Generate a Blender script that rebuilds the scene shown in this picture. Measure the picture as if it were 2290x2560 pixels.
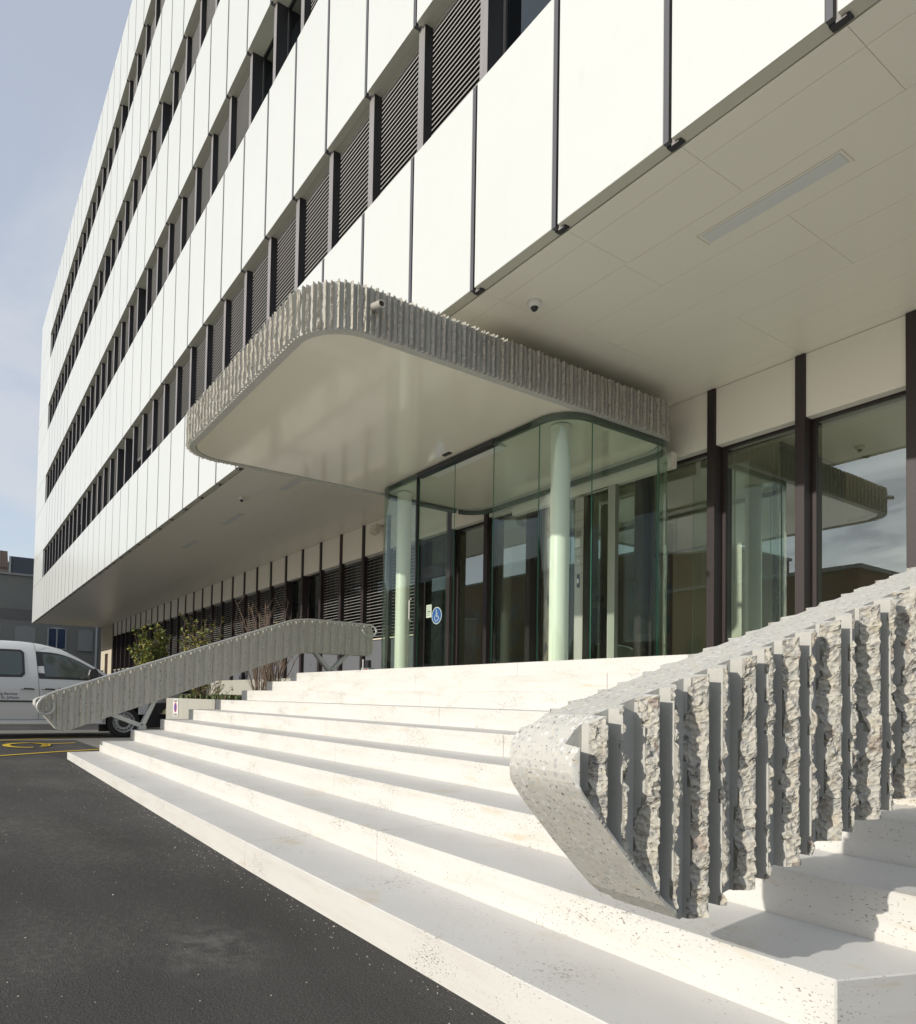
import bpy, bmesh, math, random
import numpy as np
from mathutils import Vector, Matrix

for o in list(bpy.data.objects): bpy.data.objects.remove(o)
scene = bpy.context.scene
COL = scene.collection
R = math.radians
rng = random.Random(7)

# ------------------------------------------------------------------ camera
CAM = np.array([10.7577, -1.4429, 0.9743])
RT = np.array([0.55471591, 0.83183597, 0.01841686])
UP = np.array([0.0170544, -0.03349722, 0.99929329])
FW = np.array([-0.83186502, 0.5540098, 0.0327679])
F_PX, PX, PY, W_PX, H_PX = 1764.61, 1036.28, 1688.32, 2290.0, 2560.0
cd = bpy.data.cameras.new('camera'); cam = bpy.data.objects.new('camera', cd); COL.objects.link(cam)
cd.sensor_fit = 'HORIZONTAL'; cd.sensor_width = 36; cd.lens = F_PX * 36 / W_PX
cd.shift_x = (W_PX / 2 - PX) / W_PX; cd.shift_y = (PY - H_PX / 2) / W_PX
cd.clip_start = 0.05; cd.clip_end = 2000
M = Matrix.Identity(4)
for i in range(3):
    M[i][0] = RT[i]; M[i][1] = UP[i]; M[i][2] = -FW[i]; M[i][3] = CAM[i]
cam.matrix_world = M
scene.camera = cam

def project(x, y, z):
    d = np.array([x, y, z]) - CAM; w = d @ FW
    if w < 0.1: return None
    return PX + F_PX * (d @ RT) / w, PY - F_PX * (d @ UP) / w, w

# ------------------------------------------------------------------ light
SUN_EL = 21.5; SUN_AZ = 180.6          # clockwise from +Y, towards the sun
world = bpy.data.worlds.new('World'); scene.world = world; world.use_nodes = True
nt = world.node_tree; nt.nodes.clear()
def N(t, kind, **kw):
    n = t.nodes.new(kind)
    for k, v in kw.items(): setattr(n, k, v)
    return n
out = N(nt, 'ShaderNodeOutputWorld'); bg = N(nt, 'ShaderNodeBackground'); bg.inputs[1].default_value = 0.090
sky = N(nt, 'ShaderNodeTexSky', sky_type='NISHITA', sun_disc=False)
sky.sun_elevation = R(SUN_EL); sky.sun_rotation = R(SUN_AZ); sky.air_density = 1.0; sky.dust_density = 1.2; sky.ozone_density = 1.5
tc = N(nt, 'ShaderNodeTexCoord'); sep = N(nt, 'ShaderNodeSeparateXYZ'); nt.links.new(tc.outputs['Generated'], sep.inputs[0])
def math_node(t, op, a, b=None, clamp=False):
    n = N(t, 'ShaderNodeMath', operation=op, use_clamp=clamp)
    for i, v in enumerate((a, b)):
        if v is None: continue
        if isinstance(v, (int, float)): n.inputs[i].default_value = v
        else: t.links.new(v, n.inputs[i])
    return n.outputs[0]
# cloud layer: direction projected on a plane overhead
zc = math_node(nt, 'MAXIMUM', sep.outputs[2], 0.04)
zc = math_node(nt, 'ADD', zc, 0.10)
cx = math_node(nt, 'DIVIDE', sep.outputs[0], zc); cy = math_node(nt, 'DIVIDE', sep.outputs[1], zc)
comb = N(nt, 'ShaderNodeCombineXYZ'); nt.links.new(cx, comb.inputs[0]); nt.links.new(cy, comb.inputs[1])
noi = N(nt, 'ShaderNodeTexNoise'); noi.inputs['Scale'].default_value = 1.05; noi.inputs['Detail'].default_value = 9; noi.inputs['Roughness'].default_value = 0.56; noi.inputs['Distortion'].default_value = 0.5
mp = N(nt, 'ShaderNodeMapping'); mp.inputs['Scale'].default_value = (1.0, 1.5, 1); mp.inputs['Location'].default_value = (3.9, 2.6, 0.4)
nt.links.new(comb.outputs[0], mp.inputs[0]); nt.links.new(mp.outputs[0], noi.inputs['Vector'])
rmp = N(nt, 'ShaderNodeMapRange'); rmp.inputs[1].default_value = 0.42; rmp.inputs[2].default_value = 0.66; rmp.inputs[3].default_value = 0.0; rmp.inputs[4].default_value = 1.0; rmp.interpolation_type = 'SMOOTHSTEP'
nt.links.new(noi.outputs['Fac'], rmp.inputs[0])
# denser, whiter cloud on the street side (negative y), thin veil over the building side
side = N(nt, 'ShaderNodeMapRange'); side.inputs[1].default_value = 0.5; side.inputs[2].default_value = -0.35; side.inputs[3].default_value = 0.10; side.inputs[4].default_value = 1.0
nt.links.new(sep.outputs[1], side.inputs[0])
fac = math_node(nt, 'MULTIPLY', rmp.outputs[0], side.outputs[0], True)
veil = math_node(nt, 'MAXIMUM', fac, math_node(nt, 'ADD', .58, math_node(nt, 'MULTIPLY', rmp.outputs[0], .30)))
mix = N(nt, 'ShaderNodeMixRGB'); mix.inputs[2].default_value = (3.35, 3.5, 3.78, 1)
nt.links.new(veil, mix.inputs[0]); nt.links.new(sky.outputs[0], mix.inputs[1])
nt.links.new(mix.outputs[0], bg.inputs[0]); nt.links.new(bg.outputs[0], out.inputs[0])

sd = bpy.data.lights.new('sun', 'SUN'); sun = bpy.data.objects.new('sun', sd); COL.objects.link(sun)
sd.energy = 1.8; sd.angle = R(0.6); sd.color = (1.0, 0.95, 0.87)
sdir = Vector((math.sin(R(SUN_AZ)) * math.cos(R(SUN_EL)), math.cos(R(SUN_AZ)) * math.cos(R(SUN_EL)), math.sin(R(SUN_EL))))
sun.rotation_euler = (sdir).to_track_quat('Z', 'Y').to_euler()
sun.location = (0, -20, 30)
scene.view_settings.view_transform = 'Standard'; scene.view_settings.look = 'None'
scene.view_settings.exposure = 1.14; scene.view_settings.gamma = 1
scene.render.engine = 'CYCLES'
scene.cycles.max_bounces = 10; scene.cycles.diffuse_bounces = 5; scene.cycles.transparent_max_bounces = 24; scene.cycles.glossy_bounces = 6

# ------------------------------------------------------------------ materials
def mat(name, base=(.5, .5, .5), rough=.6, metal=0.0, spec=.5, coat=0.0, build=None):
    m = bpy.data.materials.new(name); m.use_nodes = True; t = m.node_tree
    b = t.nodes['Principled BSDF']
    b.inputs['Base Color'].default_value = (*base, 1); b.inputs['Roughness'].default_value = rough
    b.inputs['Metallic'].default_value = metal; b.inputs['Specular IOR Level'].default_value = spec
    b.inputs['Coat Weight'].default_value = coat; b.inputs['Coat Roughness'].default_value = .08
    if build: build(t, b)
    return m
def pos(t, scale=(1, 1, 1)):
    g = N(t, 'ShaderNodeNewGeometry'); mpn = N(t, 'ShaderNodeMapping'); mpn.inputs['Scale'].default_value = scale
    t.links.new(g.outputs['Position'], mpn.inputs[0]); return mpn.outputs[0]
def noise(t, v, scale, detail=4, rough=.55, dist=0):
    n = N(t, 'ShaderNodeTexNoise'); n.inputs['Scale'].default_value = scale; n.inputs['Detail'].default_value = detail
    n.inputs['Roughness'].default_value = rough; n.inputs['Distortion'].default_value = dist; t.links.new(v, n.inputs['Vector']); return n.outputs['Fac']
def ramp(t, v, stops):
    n = N(t, 'ShaderNodeValToRGB'); cr = n.color_ramp
    while len(cr.elements) < len(stops): cr.elements.new(.5)
    for e, (p_, c) in zip(cr.elements, stops):
        e.position = p_; e.color = (*c, 1) if len(c) == 3 else c
    t.links.new(v, n.inputs[0]); return n.outputs[0]
def mixc(t, f, a, b, mode='MIX'):
    n = N(t, 'ShaderNodeMixRGB', blend_type=mode)
    for i, v in enumerate((f, a, b)):
        if isinstance(v, (int, float)): n.inputs[i].default_value = v
        elif isinstance(v, tuple): n.inputs[i].default_value = (*v, 1)
        else: t.links.new(v, n.inputs[i])
    return n.outputs[0]
def bump(t, b, h, strength=.3, dist=.01):
    n = N(t, 'ShaderNodeBump'); n.inputs['Strength'].default_value = strength; n.inputs['Distance'].default_value = dist
    t.links.new(h, n.inputs['Height']); t.links.new(n.outputs[0], b.inputs['Normal'])

def b_panel(t, b):
    v = pos(t); n1 = noise(t, v, .5, 3); g = pos(t, (1, 1, .35)); n2 = noise(t, g, 6, 5)
    c = mixc(t, n1, (.525, .54, .515), (.565, .58, .555)); st = ramp(t, n2, [(.60, (1, 1, 1)), (.80, (.955, .94, .90))])
    t.links.new(mixc(t, 1.0, c, st, 'MULTIPLY'), b.inputs['Base Color'])
M_panel = mat('white_panel', rough=.32, build=b_panel)
M_panel_edge = mat('panel_edge', (.52, .51, .42), .6)
def b_fin(t, b):
    v = pos(t, (1, 1, .06)); n = noise(t, v, 60, 3)
    t.links.new(ramp(t, n, [(.3, (.19, .178, .175)), (.7, (.24, .228, .225))]), b.inputs['Base Color'])
M_fin = mat('grey_fin', rough=.5, build=b_fin)
M_fin_shade = mat('fin_side_shade', (.022, .022, .026), .45)  # shadow side of the fins painted as a dark colour; brackets share it
M_joint = mat('joint_channel', (.075, .075, .082), .45)
M_bronze = mat('bronze_mullion', (.034, .025, .025), .42, .2)
def b_soffit(t, b):
    v = pos(t); n = noise(t, v, .35, 3)
    t.links.new(mixc(t, n, (.80, .77, .665), (.84, .81, .70)), b.inputs['Base Color'])
    n2 = noise(t, pos(t, (.5, 1.2, 1)), 3.5, 2); bump(t, b, n2, .12, .02)
M_soffit = mat('soffit_panel', rough=.34, spec=.5, build=b_soffit)
def b_ceil(t, b):
    v = pos(t); n2 = noise(t, pos(t, (.6, 1.6, 1)), 2.2, 2)
    bump(t, b, n2, .05, .03)
M_ceil = mat('gloss_cream_ceiling', (.82, .775, .645), .30, spec=.4, coat=1.0, build=b_ceil)
M_black = mat('black_gap', (.012, .012, .012), .8)
def b_conc(t, b):
    v = pos(t); n1 = noise(t, v, 2.2, 5, .6); n2 = noise(t, v, 70, 4)
    vo = N(t, 'ShaderNodeTexVoronoi'); vo.inputs['Scale'].default_value = 75; t.links.new(v, vo.inputs['Vector'])
    vo2 = N(t, 'ShaderNodeTexVoronoi'); vo2.inputs['Scale'].default_value = 34; t.links.new(v, vo2.inputs['Vector'])
    base = mixc(t, n1, (.42, .415, .375), (.50, .49, .445))
    base = mixc(t, .12, base, n2, 'MULTIPLY')
    sp1 = N(t, 'ShaderNodeSeparateColor'); t.links.new(vo.outputs['Color'], sp1.inputs[0])
    sp2 = N(t, 'ShaderNodeSeparateColor'); t.links.new(vo2.outputs['Color'], sp2.inputs[0])
    agg = ramp(t, sp1.outputs[0], [(0, (.30, .29, .27)), (.12, (.42, .405, .36)), (.45, (.46, .44, .38)), (.66, (.43, .385, .30)), (.72, (.49, .48, .44)), (.93, (.36, .365, .36)), (.985, (.10, .085, .08))])
    agg2 = ramp(t, sp2.outputs[0], [(0, (.47, .455, .41)), (.70, (.43, .41, .36)), (.82, (.45, .39, .29)), (.88, (.33, .34, .345)), (.96, (.13, .11, .10)), (.985, (.22, .12, .08))])
    agg = mixc(t, .45, agg, agg2); agg = mixc(t, .15, mixc(t, 1.0, agg, (1.04, 1.02, .98), 'MULTIPLY'), (.46, .45, .40))
    at = N(t, 'ShaderNodeAttribute', attribute_name='rough')
    t.links.new(mixc(t, at.outputs['Fac'], base, agg), b.inputs['Base Color'])
    d = math_node(t, 'MULTIPLY', vo.outputs['Distance'], at.outputs['Fac'])
    h = math_node(t, 'ADD', math_node(t, 'MULTIPLY', d, 1.2), math_node(t, 'MULTIPLY', n2, .25))
    pits = ramp(t, noise(t, pos(t, (1, 1, 1.4)), 48, 3, .6), [(.30, (0, 0, 0)), (.40, (1, 1, 1))])
    h = math_node(t, 'ADD', h, math_node(t, 'MULTIPLY', math_node(t, 'MULTIPLY', pits, at.outputs['Fac']), 1.2))
    bump(t, b, h, .8, .007)
M_conc = mat('fluted_concrete', rough=.88, spec=.25, build=b_conc)
def b_ctop(t, b):
    v = pos(t)
    vo = N(t, 'ShaderNodeTexVoronoi'); vo.inputs['Scale'].default_value = 85; t.links.new(pos(t, (1, .7, 1)), vo.inputs['Vector'])
    sp = N(t, 'ShaderNodeSeparateColor'); t.links.new(vo.outputs['Color'], sp.inputs[0])
    agg = ramp(t, sp.outputs[0], [(0, (.24, .25, .28)), (.15, (.40, .39, .34)), (.35, (.48, .47, .42)), (.5, (.33, .34, .35)), (.66, (.58, .57, .53)), (.8, (.42, .35, .24)), (.9, (.64, .64, .64))])
    f = ramp(t, vo.outputs['Distance'], [(.35, (1, 1, 1)), (.6, (0, 0, 0))])
    n = noise(t, v, 1.5, 4)
    cem = mixc(t, n, (.43, .425, .385), (.52, .51, .465))
    pit = ramp(t, noise(t, v, 120, 3), [(.31, (.25, .25, .23)), (.36, (1, 1, 1))])
    c = mixc(t, math_node(t, 'MULTIPLY', f, .55), cem, agg)
    t.links.new(mixc(t, 1.0, c, pit, 'MULTIPLY'), b.inputs['Base Color'])
    bump(t, b, pit, .5, .004)
M_ctop = mat('ground_concrete', rough=.7, spec=.3, build=b_ctop)
def b_conc2(t, b):
    v = pos(t); n1 = noise(t, v, 1.3, 5); n2 = noise(t, pos(t, (1, 1, .15)), 9, 4)
    c = mixc(t, n1, (.36, .35, .30), (.45, .44, .38)); t.links.new(mixc(t, .25, c, n2, 'MULTIPLY'), b.inputs['Base Color'])
M_conc2 = mat('smooth_concrete', rough=.85, build=b_conc2)

def b_trav(t, b):
    v = pos(t)
    s1 = noise(t, pos(t, (.55, .55, 5)), 3.2, 5, .6); s2 = noise(t, v, .9, 4)
    c = ramp(t, s1, [(.25, (.44, .40, .32)), (.42, (.53, .505, .45)), (.60, (.585, .57, .525)), (.8, (.50, .475, .41))])
    c = mixc(t, .55, c, mixc(t, s2, (.54, .53, .495), (.60, .595, .57)))
    pv = noise(t, pos(t, (1.0, 1.0, 2.4)), 62, 3, .55); pm = noise(t, pos(t, (1, 1, 2)), 2.6, 3, .55)
    pit = math_node(t, 'ADD', pv, math_node(t, 'MULTIPLY', pm, .5))
    pf = ramp(t, pit, [(.945, (1, 1, 1)), (.965, (.36, .31, .26))])
    pv2 = noise(t, pos(t, (1, 1, 2.2)), 85, 1, .5); pf2 = ramp(t, math_node(t, 'ADD', pv2, math_node(t, 'MULTIPLY', pm, .35)), [(.865, (1, 1, 1)), (.90, (.45, .38, .30))])
    # treads get their own noise-varied tone, picked by a face attribute
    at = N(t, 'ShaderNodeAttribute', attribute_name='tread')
    tread_tone = mixc(t, noise(t, v, 2.1, 5, .6), (.52, .505, .475), (.68, .67, .645))
    c = mixc(t, math_node(t, 'MULTIPLY', at.outputs['Fac'], .8), c, tread_tone)
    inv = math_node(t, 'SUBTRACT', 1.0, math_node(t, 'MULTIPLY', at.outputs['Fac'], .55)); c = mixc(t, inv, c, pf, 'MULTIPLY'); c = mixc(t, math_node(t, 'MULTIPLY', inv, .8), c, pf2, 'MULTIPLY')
    blot = ramp(t, noise(t, pos(t, (.6, .6, 3)), 5.5, 5, .6), [(.60, (1, 1, 1)), (.72, (.93, .86, .74))]); c = mixc(t, .9, c, blot, 'MULTIPLY')
    t.links.new(c, b.inputs['Base Color'])
    bump(t, b, mixc(t, 1.0, pf, pf2, 'MULTIPLY'), .5, .004)
M_trav = mat('travertine', rough=.62, spec=.35, build=b_trav)
def b_asph(t, b):
    v = pos(t); fine = noise(t, v, 130, 4, .75); mid = noise(t, v, 26, 4); big = noise(t, v, .55, 4, .6)
    c = ramp(t, fine, [(.34, (.020, .0195, .019)), (.5, (.062, .060, .057)), (.62, (.13, .127, .118)), (.78, (.22, .215, .20))])
    c = mixc(t, .45, c, mixc(t, big, (.050, .048, .046), (.080, .077, .073)))
    dust = ramp(t, math_node(t, 'ADD', math_node(t, 'MULTIPLY', big, .6), math_node(t, 'MULTIPLY', mid, .4)), [(.52, (0, 0, 0)), (.70, (1, 1, 1))])
    c = mixc(t, math_node(t, 'MULTIPLY', dust, .42), c, (.17, .165, .15))
    chip = ramp(t, math_node(t, 'ADD', noise(t, v, 34, 1), math_node(t, 'MULTIPLY', noise(t, v, 1.3, 2), .28)), [(.955, (0, 0, 0)), (.97, (1, 1, 1))])
    c = mixc(t, chip, c, (.38, .36, .32))
    wear2 = ramp(t, noise(t, pos(t, (.35, 1.2, 1)), .9, 4, .6), [(.38, (.72, .70, .68)), (.62, (1.15, 1.14, 1.12))]); c = mixc(t, .8, c, wear2, 'MULTIPLY')
    dp = N(t, 'ShaderNodeVectorMath', operation='DISTANCE'); t.links.new(pos(t, (1, 1.4, 1)), dp.inputs[0]); dp.inputs[1].default_value = (8.05, -.78, 0)
    spot = math_node(t, 'MULTIPLY', ramp(t, dp.outputs['Value'], [(.05, (1, 1, 1)), (.40, (0, 0, 0))]), ramp(t, noise(t, v, 9, 4, .65), [(.40, (0, 0, 0)), (.66, (1, 1, 1))])); c = mixc(t, math_node(t, 'MULTIPLY', spot, .5), c, (.24, .235, .22))
    t.links.new(c, b.inputs['Base Color'])
    bump(t, b, math_node(t, 'ADD', fine, math_node(t, 'MULTIPLY', mid, .7)), .8, .012)
M_asph = mat('asphalt', rough=.92, spec=.3, build=b_asph)
def b_pave(t, b):
    v = pos(t); n = noise(t, v, 120, 3); n2 = noise(t, v, .8, 4)
    c = mixc(t, n2, (.20, .19, .165), (.27, .255, .225)); t.links.new(mixc(t, .4, c, n, 'MULTIPLY'), b.inputs['Base Color'])
M_pave = mat('light_paving', rough=.9, build=b_pave)
M_yellow = mat('yellow_paint', (.62, .42, .02), .6)

def glass(name, tint, ior=1.5, rough=0.0, boost=1.0, add=0.0):
    m = bpy.data.materials.new(name); m.use_nodes = True; t = m.node_tree; t.nodes.clear()
    o = N(t, 'ShaderNodeOutputMaterial'); tr = N(t, 'ShaderNodeBsdfTransparent'); tr.inputs[0].default_value = (*tint, 1)
    gl = N(t, 'ShaderNodeBsdfGlossy'); gl.inputs['Roughness'].default_value = rough; gl.inputs[0].default_value = (.93, 1, .97, 1)
    g = N(t, 'ShaderNodeNewGeometry'); dp = N(t, 'ShaderNodeVectorMath', operation='DOT_PRODUCT'); t.links.new(g.outputs['Incoming'], dp.inputs[0]); t.links.new(g.outputs['Normal'], dp.inputs[1])
    k = math_node(t, 'POWER', math_node(t, 'SUBTRACT', 1.0, math_node(t, 'ABSOLUTE', dp.outputs['Value'])), 5.0)
    f0 = ((ior - 1) / (ior + 1)) ** 2; fr = math_node(t, 'ADD', math_node(t, 'MULTIPLY', k, 1 - f0), f0)
    f = math_node(t, 'ADD', math_node(t, 'MULTIPLY', fr, boost), add, True)
    mx = N(t, 'ShaderNodeMixShader'); t.links.new(f, mx.inputs[0]); t.links.new(tr.outputs[0], mx.inputs[1]); t.links.new(gl.outputs[0], mx.inputs[2])
    t.links.new(mx.outputs[0], o.inputs[0]); return m
M_glass_clear = glass('curved_clear_glass', (.90, .95, .915), 1.5, 0, 1.0)
M_glass_low = glass('lobby_glass', (.86, .90, .83), 1.5, .0, 1.0, .26)
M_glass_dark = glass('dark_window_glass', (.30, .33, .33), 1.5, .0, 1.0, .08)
M_glass_car = glass('car_glass', (.35, .42, .38), 1.5, .0, 1.4)
M_edge = mat('green_glass_edge', (.05, .16, .11), .15)
M_rim = mat('glass_head_channel', (.10, .125, .10), .3, .2)
M_steel = mat('brushed_steel', (.52, .50, .45), .38, .4)
M_galv = mat('painted_steel', (.42, .43, .41), .45, .35)
M_slat = mat('blind_slat', (.33, .325, .31), .5)
M_slat_shade = mat('blind_slat_shade', (.045, .040, .038), .5)  # slat bodies painted with the shade of their undersides; edges keep the lit tone
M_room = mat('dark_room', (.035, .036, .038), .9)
M_lobby = mat('lobby_wall', (.62, .61, .44), .8)
M_lobby_dark = mat('lobby_dark_wall', (.45, .45, .33), .7)
M_lobby_ceil = mat('lobby_ceiling', (.62, .59, .44), .8)
M_pillar = mat('pale_pillar', (.78, .82, .70), .4)
M_column = mat('pale_green_column', (.77, .75, .66), .28, coat=.4)
M_para = mat('grey_parapet', (.115, .12, .13), .6)
M_sill = mat('cream_sill', (.62, .58, .47), .6)
M_fascia = mat('fascia_panel', (.78, .745, .65), .4)
M_tan = mat('tan_wall', (.52, .46, .35), .8)
M_white = mat('white_plastic', (.7, .69, .65), .4)
M_dark = mat('dark_plastic', (.025, .025, .027), .4)
M_red = mat('red_plastic', (.55, .04, .03), .35)
M_blue = mat('sign_blue', (.02, .10, .42), .4)
M_paper = mat('paper', (.75, .74, .68), .8)
M_ink = mat('ink', (.06, .06, .06), .7)
M_lamp = mat('diffuser', (.66, .67, .65), .35)

# ------------------------------------------------------------------ mesh helpers
class MB:
    def __init__(s): s.v = []; s.f = []; s.m = []
    def add(s, vs, fs, mi=0):
        n = len(s.v); s.v += [tuple(map(float, p)) for p in vs]; s.f += [tuple(n + i for i in f) for f in fs]; s.m += [mi] * len(fs); return s
    def box(s, x0, x1, y0, y1, z0, z1, mi=0, fm=None):
        v = [(x, y, z) for z in (z0, z1) for y in (y0, y1) for x in (x0, x1)]
        fs = [(0, 2, 3, 1), (4, 5, 7, 6), (0, 1, 5, 4), (2, 6, 7, 3), (0, 4, 6, 2), (1, 3, 7, 5)]  # bottom top -y +y -x +x
        n = len(s.v); s.v += v; s.f += [tuple(n + i for i in f) for f in fs]
        s.m += [(fm or {}).get(k, mi) for k in ('b', 't', '-y', '+y', '-x', '+x')]; return s
    def prism(s, poly, a, b, axis='z', mi=0):
        def P(p, h): return {'z': (p[0], p[1], h), 'y': (p[0], h, p[1]), 'x': (h, p[0], p[1])}[axis]
        n = len(poly); vs = [P(p, a) for p in poly] + [P(p, b) for p in poly]
        fs = [tuple(range(n))[::-1], tuple(range(n, 2 * n))] + [(i, (i + 1) % n, n + (i + 1) % n, n + i) for i in range(n)]
        return s.add(vs, fs, mi)
    def tube(s, pts, r, n=8, mi=0, caps=True):
        pts = [Vector(p) for p in pts]; rs = r if isinstance(r, (list, tuple)) else [r] * len(pts)
        vs = []; up = Vector((0.13, .21, 1))
        for i, p in enumerate(pts):
            t = (pts[min(i + 1, len(pts) - 1)] - pts[max(i - 1, 0)]).normalized()
            a = t.cross(up)
            if a.length < .15: a = t.cross(Vector((1, 0.1, 0)))
            a.normalize(); b = t.cross(a)
            for k in range(n):
                th = 2 * math.pi * k / n; vs.append(p + (a * math.cos(th) + b * math.sin(th)) * rs[i])
        fs = [(i * n + k, i * n + (k + 1) % n, (i + 1) * n + (k + 1) % n, (i + 1) * n + k) for i in range(len(pts) - 1) for k in range(n)]
        if caps: fs += [tuple(range(n))[::-1], tuple((len(pts) - 1) * n + k for k in range(n))]
        return s.add(vs, fs, mi)
    def build(s, name, mats, parent=None, smooth=False, bevel=0, loc=None):
        me = bpy.data.meshes.new(name); me.from_pydata(s.v, [], s.f)
        for m in (mats if isinstance(mats, (list, tuple)) else [mats]): me.materials.append(m)
        me.polygons.foreach_set('material_index', s.m)
        bm = bmesh.new(); bm.from_mesh(me); bmesh.ops.recalc_face_normals(bm, faces=bm.faces)
        if bevel: bmesh.ops.bevel(bm, geom=list(bm.edges), offset=bevel, segments=1, affect='EDGES')
        bm.to_mesh(me); bm.free()
        if smooth: me.polygons.foreach_set('use_smooth', [True] * len(me.polygons))
        me.update(); o = bpy.data.objects.new(name, me); COL.objects.link(o)
        if loc: o.location = loc
        if parent: o.parent = parent
        return o
def smooth_angle(o, ang=35):
    me = o.data; bm = bmesh.new(); bm.from_mesh(me)
    for e in bm.edges: e.smooth = len(e.link_faces) == 2 and e.calc_face_angle(0) < R(ang)
    for f in bm.faces: f.smooth = True
    bm.to_mesh(me); bm.free(); return o
def tag(o, label=None, cat=None, group=None, kind=None):
    for k, v in (('label', label), ('category', cat), ('group', group), ('kind', kind)):
        if v: o[k] = v
    return o
def empty(name, loc, label, cat, group=None):
    o = bpy.data.objects.new(name, None); o.location = loc; o.empty_display_size = .2; COL.objects.link(o); return tag(o, label, cat, group)
def under(root, o):      # parent keeping world placement (root has only a location)
    o.parent = root; o.matrix_parent_inverse = Matrix.Translation(-Vector(root.location)); return o
def copy_under(src, parent, dloc=None):
    c = src.copy(); COL.objects.link(c); c.parent = parent; c.matrix_parent_inverse = src.matrix_parent_inverse.copy()
    if dloc is not None: c.location = dloc
    for ch in src.children:
        k = ch.copy(); COL.objects.link(k); k.parent = c; k.matrix_parent_inverse = ch.matrix_parent_inverse.copy()
    return c

# value noise (numpy)
def vnoise(x, y, seed=0):
    x = np.asarray(x, float); y = np.asarray(y, float)
    xi = np.floor(x).astype(np.int64); yi = np.floor(y).astype(np.int64); fx = x - xi; fy = y - yi
    fx = fx * fx * (3 - 2 * fx); fy = fy * fy * (3 - 2 * fy)
    def h(a, b):
        n = (a * 374761393 + b * 668265263 + seed * 1442695041) & 0x7fffffff
        n = ((n ^ (n >> 13)) * 1274126177) & 0x7fffffff
        return ((n ^ (n >> 16)) & 0xffff) / 65535.0
    return (h(xi, yi) * (1 - fx) + h(xi + 1, yi) * fx) * (1 - fy) + (h(xi, yi + 1) * (1 - fx) + h(xi + 1, yi + 1) * fx) * fy

# ------------------------------------------------------------------ ground
def gz(x): return .0 if x > 7 else (.055 * (7 - x) / 7 if x > -7 else .11)
xs = [-400, -60, -20, -7, 0, 7, 20, 60, 400]; ys = [-400, -60, -20, 0, 20, 60, 400]
g = MB(); g.add([(x, y, gz(x)) for y in ys for x in xs], [(j * 9 + i, j * 9 + i + 1, (j + 1) * 9 + i + 1, (j + 1) * 9 + i) for j in range(6) for i in range(8)])
tag(g.build('road', M_asph), kind='structure')
# lighter paving beyond the parking bay; its near edge cuts a diagonal
def sheet(name, poly, h, m, kind='structure', label=None, cat=None):
    b = MB(); b.add([(x, y, gz(x) + h) for x, y in poly], [tuple(range(len(poly)))]); o = b.build(name, m); return tag(o, label, cat, kind=kind)
sheet('pavement', [(-7, -.7 + 3), (-7, -14), (-4.0, -14), (-3.85, -1.2), (-3.6, .62), (-1.45, .68), (-.6, .75), (0, .8), (0, 2.3), (-3, 2.3)], .004, M_pave)
st_ = MB(); sx = [-200, -60, -7, 7, 60, 200]; st_.add([(x, y, gz(x) + .004) for y in (-120, -3.4) for x in sx], [(i, i + 1, i + 7, i + 6) for i in range(5)]); tag(st_.build('street', mat('pale_bounce_ground', (.66, .64, .58), .9)), kind='structure')  # pale ground added out of view to bounce sunlight up to the soffit
def stripe(pts, w, h=.008):
    b = MB(); n = len(pts); vs = []
    for i, p in enumerate(pts):
        a = Vector(pts[max(i - 1, 0)]); c = Vector(pts[min(i + 1, n - 1)]); d = (c - a).normalized(); nn = Vector((-d.y, d.x)) * w / 2
        for s_ in (1, -1):
            q = Vector(p) + nn * s_; vs.append((q.x, q.y, gz(q.x) + h))
    b.add(vs, [(2 * i, 2 * i + 1, 2 * i + 3, 2 * i + 2) for i in range(n - 1)]); return b
tag(stripe([(-1.50, .66 + .3), (-1.39, .60), (-1.1, -.05), (-.70, -.76), (-.3, -2.4)], .10).build('bay_line', M_yellow), 'yellow painted line on dark asphalt nearest the stairs', 'road marking')
tag(stripe([(-5.1, 2.2), (-4.71, 1.81), (-4.2, .49), (-3.77, -.58), (-3.1, -2.4)], .09, .012).build('bay_line', M_yellow), 'yellow painted line beside the white van, far side of the bay', 'road marking')
sym = MB()
ring = [(-2.55 + .50 * math.cos(a), -.27 + .30 * math.sin(a)) for a in [R(d) for d in range(40, 371, 15)]]
for part, w in ((ring, .11), ([(-2.2, -.05), (-2.75, .05), (-2.85, .5)], .10), ([(-3.05, -.2), (-2.8, .02)], .1)):
    s_ = stripe(part, w, .012); sym.add(s_.v, s_.f)
tag(sym.build('bay_symbol', M_yellow), 'yellow wheelchair symbol painted in the parking bay', 'road marking')

gr = MB(); rgr = random.Random(12)
for _ in range(900):
    if rgr.random() < .6: x = rgr.uniform(.5, 9.6); y = -abs(rgr.gauss(0, .10)) - .004
    else: x = rgr.uniform(1, 9.8); y = rgr.uniform(-1.35, -.02)
    r_ = rgr.uniform(.0012, .0038) * (1.6 if rgr.random() < .06 else 1); a = rgr.uniform(0, 3)
    c_, s_ = math.cos(a) * r_, math.sin(a) * r_; z = gz(x)
    gr.add([(x - c_, y - s_, z), (x + s_, y - c_, z), (x + c_, y + s_, z), (x - s_, y + c_, z), (x + .2 * r_, y, z + r_ * 1.1)], [(0, 1, 4), (1, 2, 4), (2, 3, 4), (3, 0, 4)], rgr.choice((0, 0, 1)))
tag(gr.build('grit', [mat('pale_grit', (.45, .43, .38), .9), mat('dark_grit', (.12, .115, .11), .9)]), kind='stuff', label='loose pale grit scattered on the asphalt along the bottom step', cat='grit')

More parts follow.
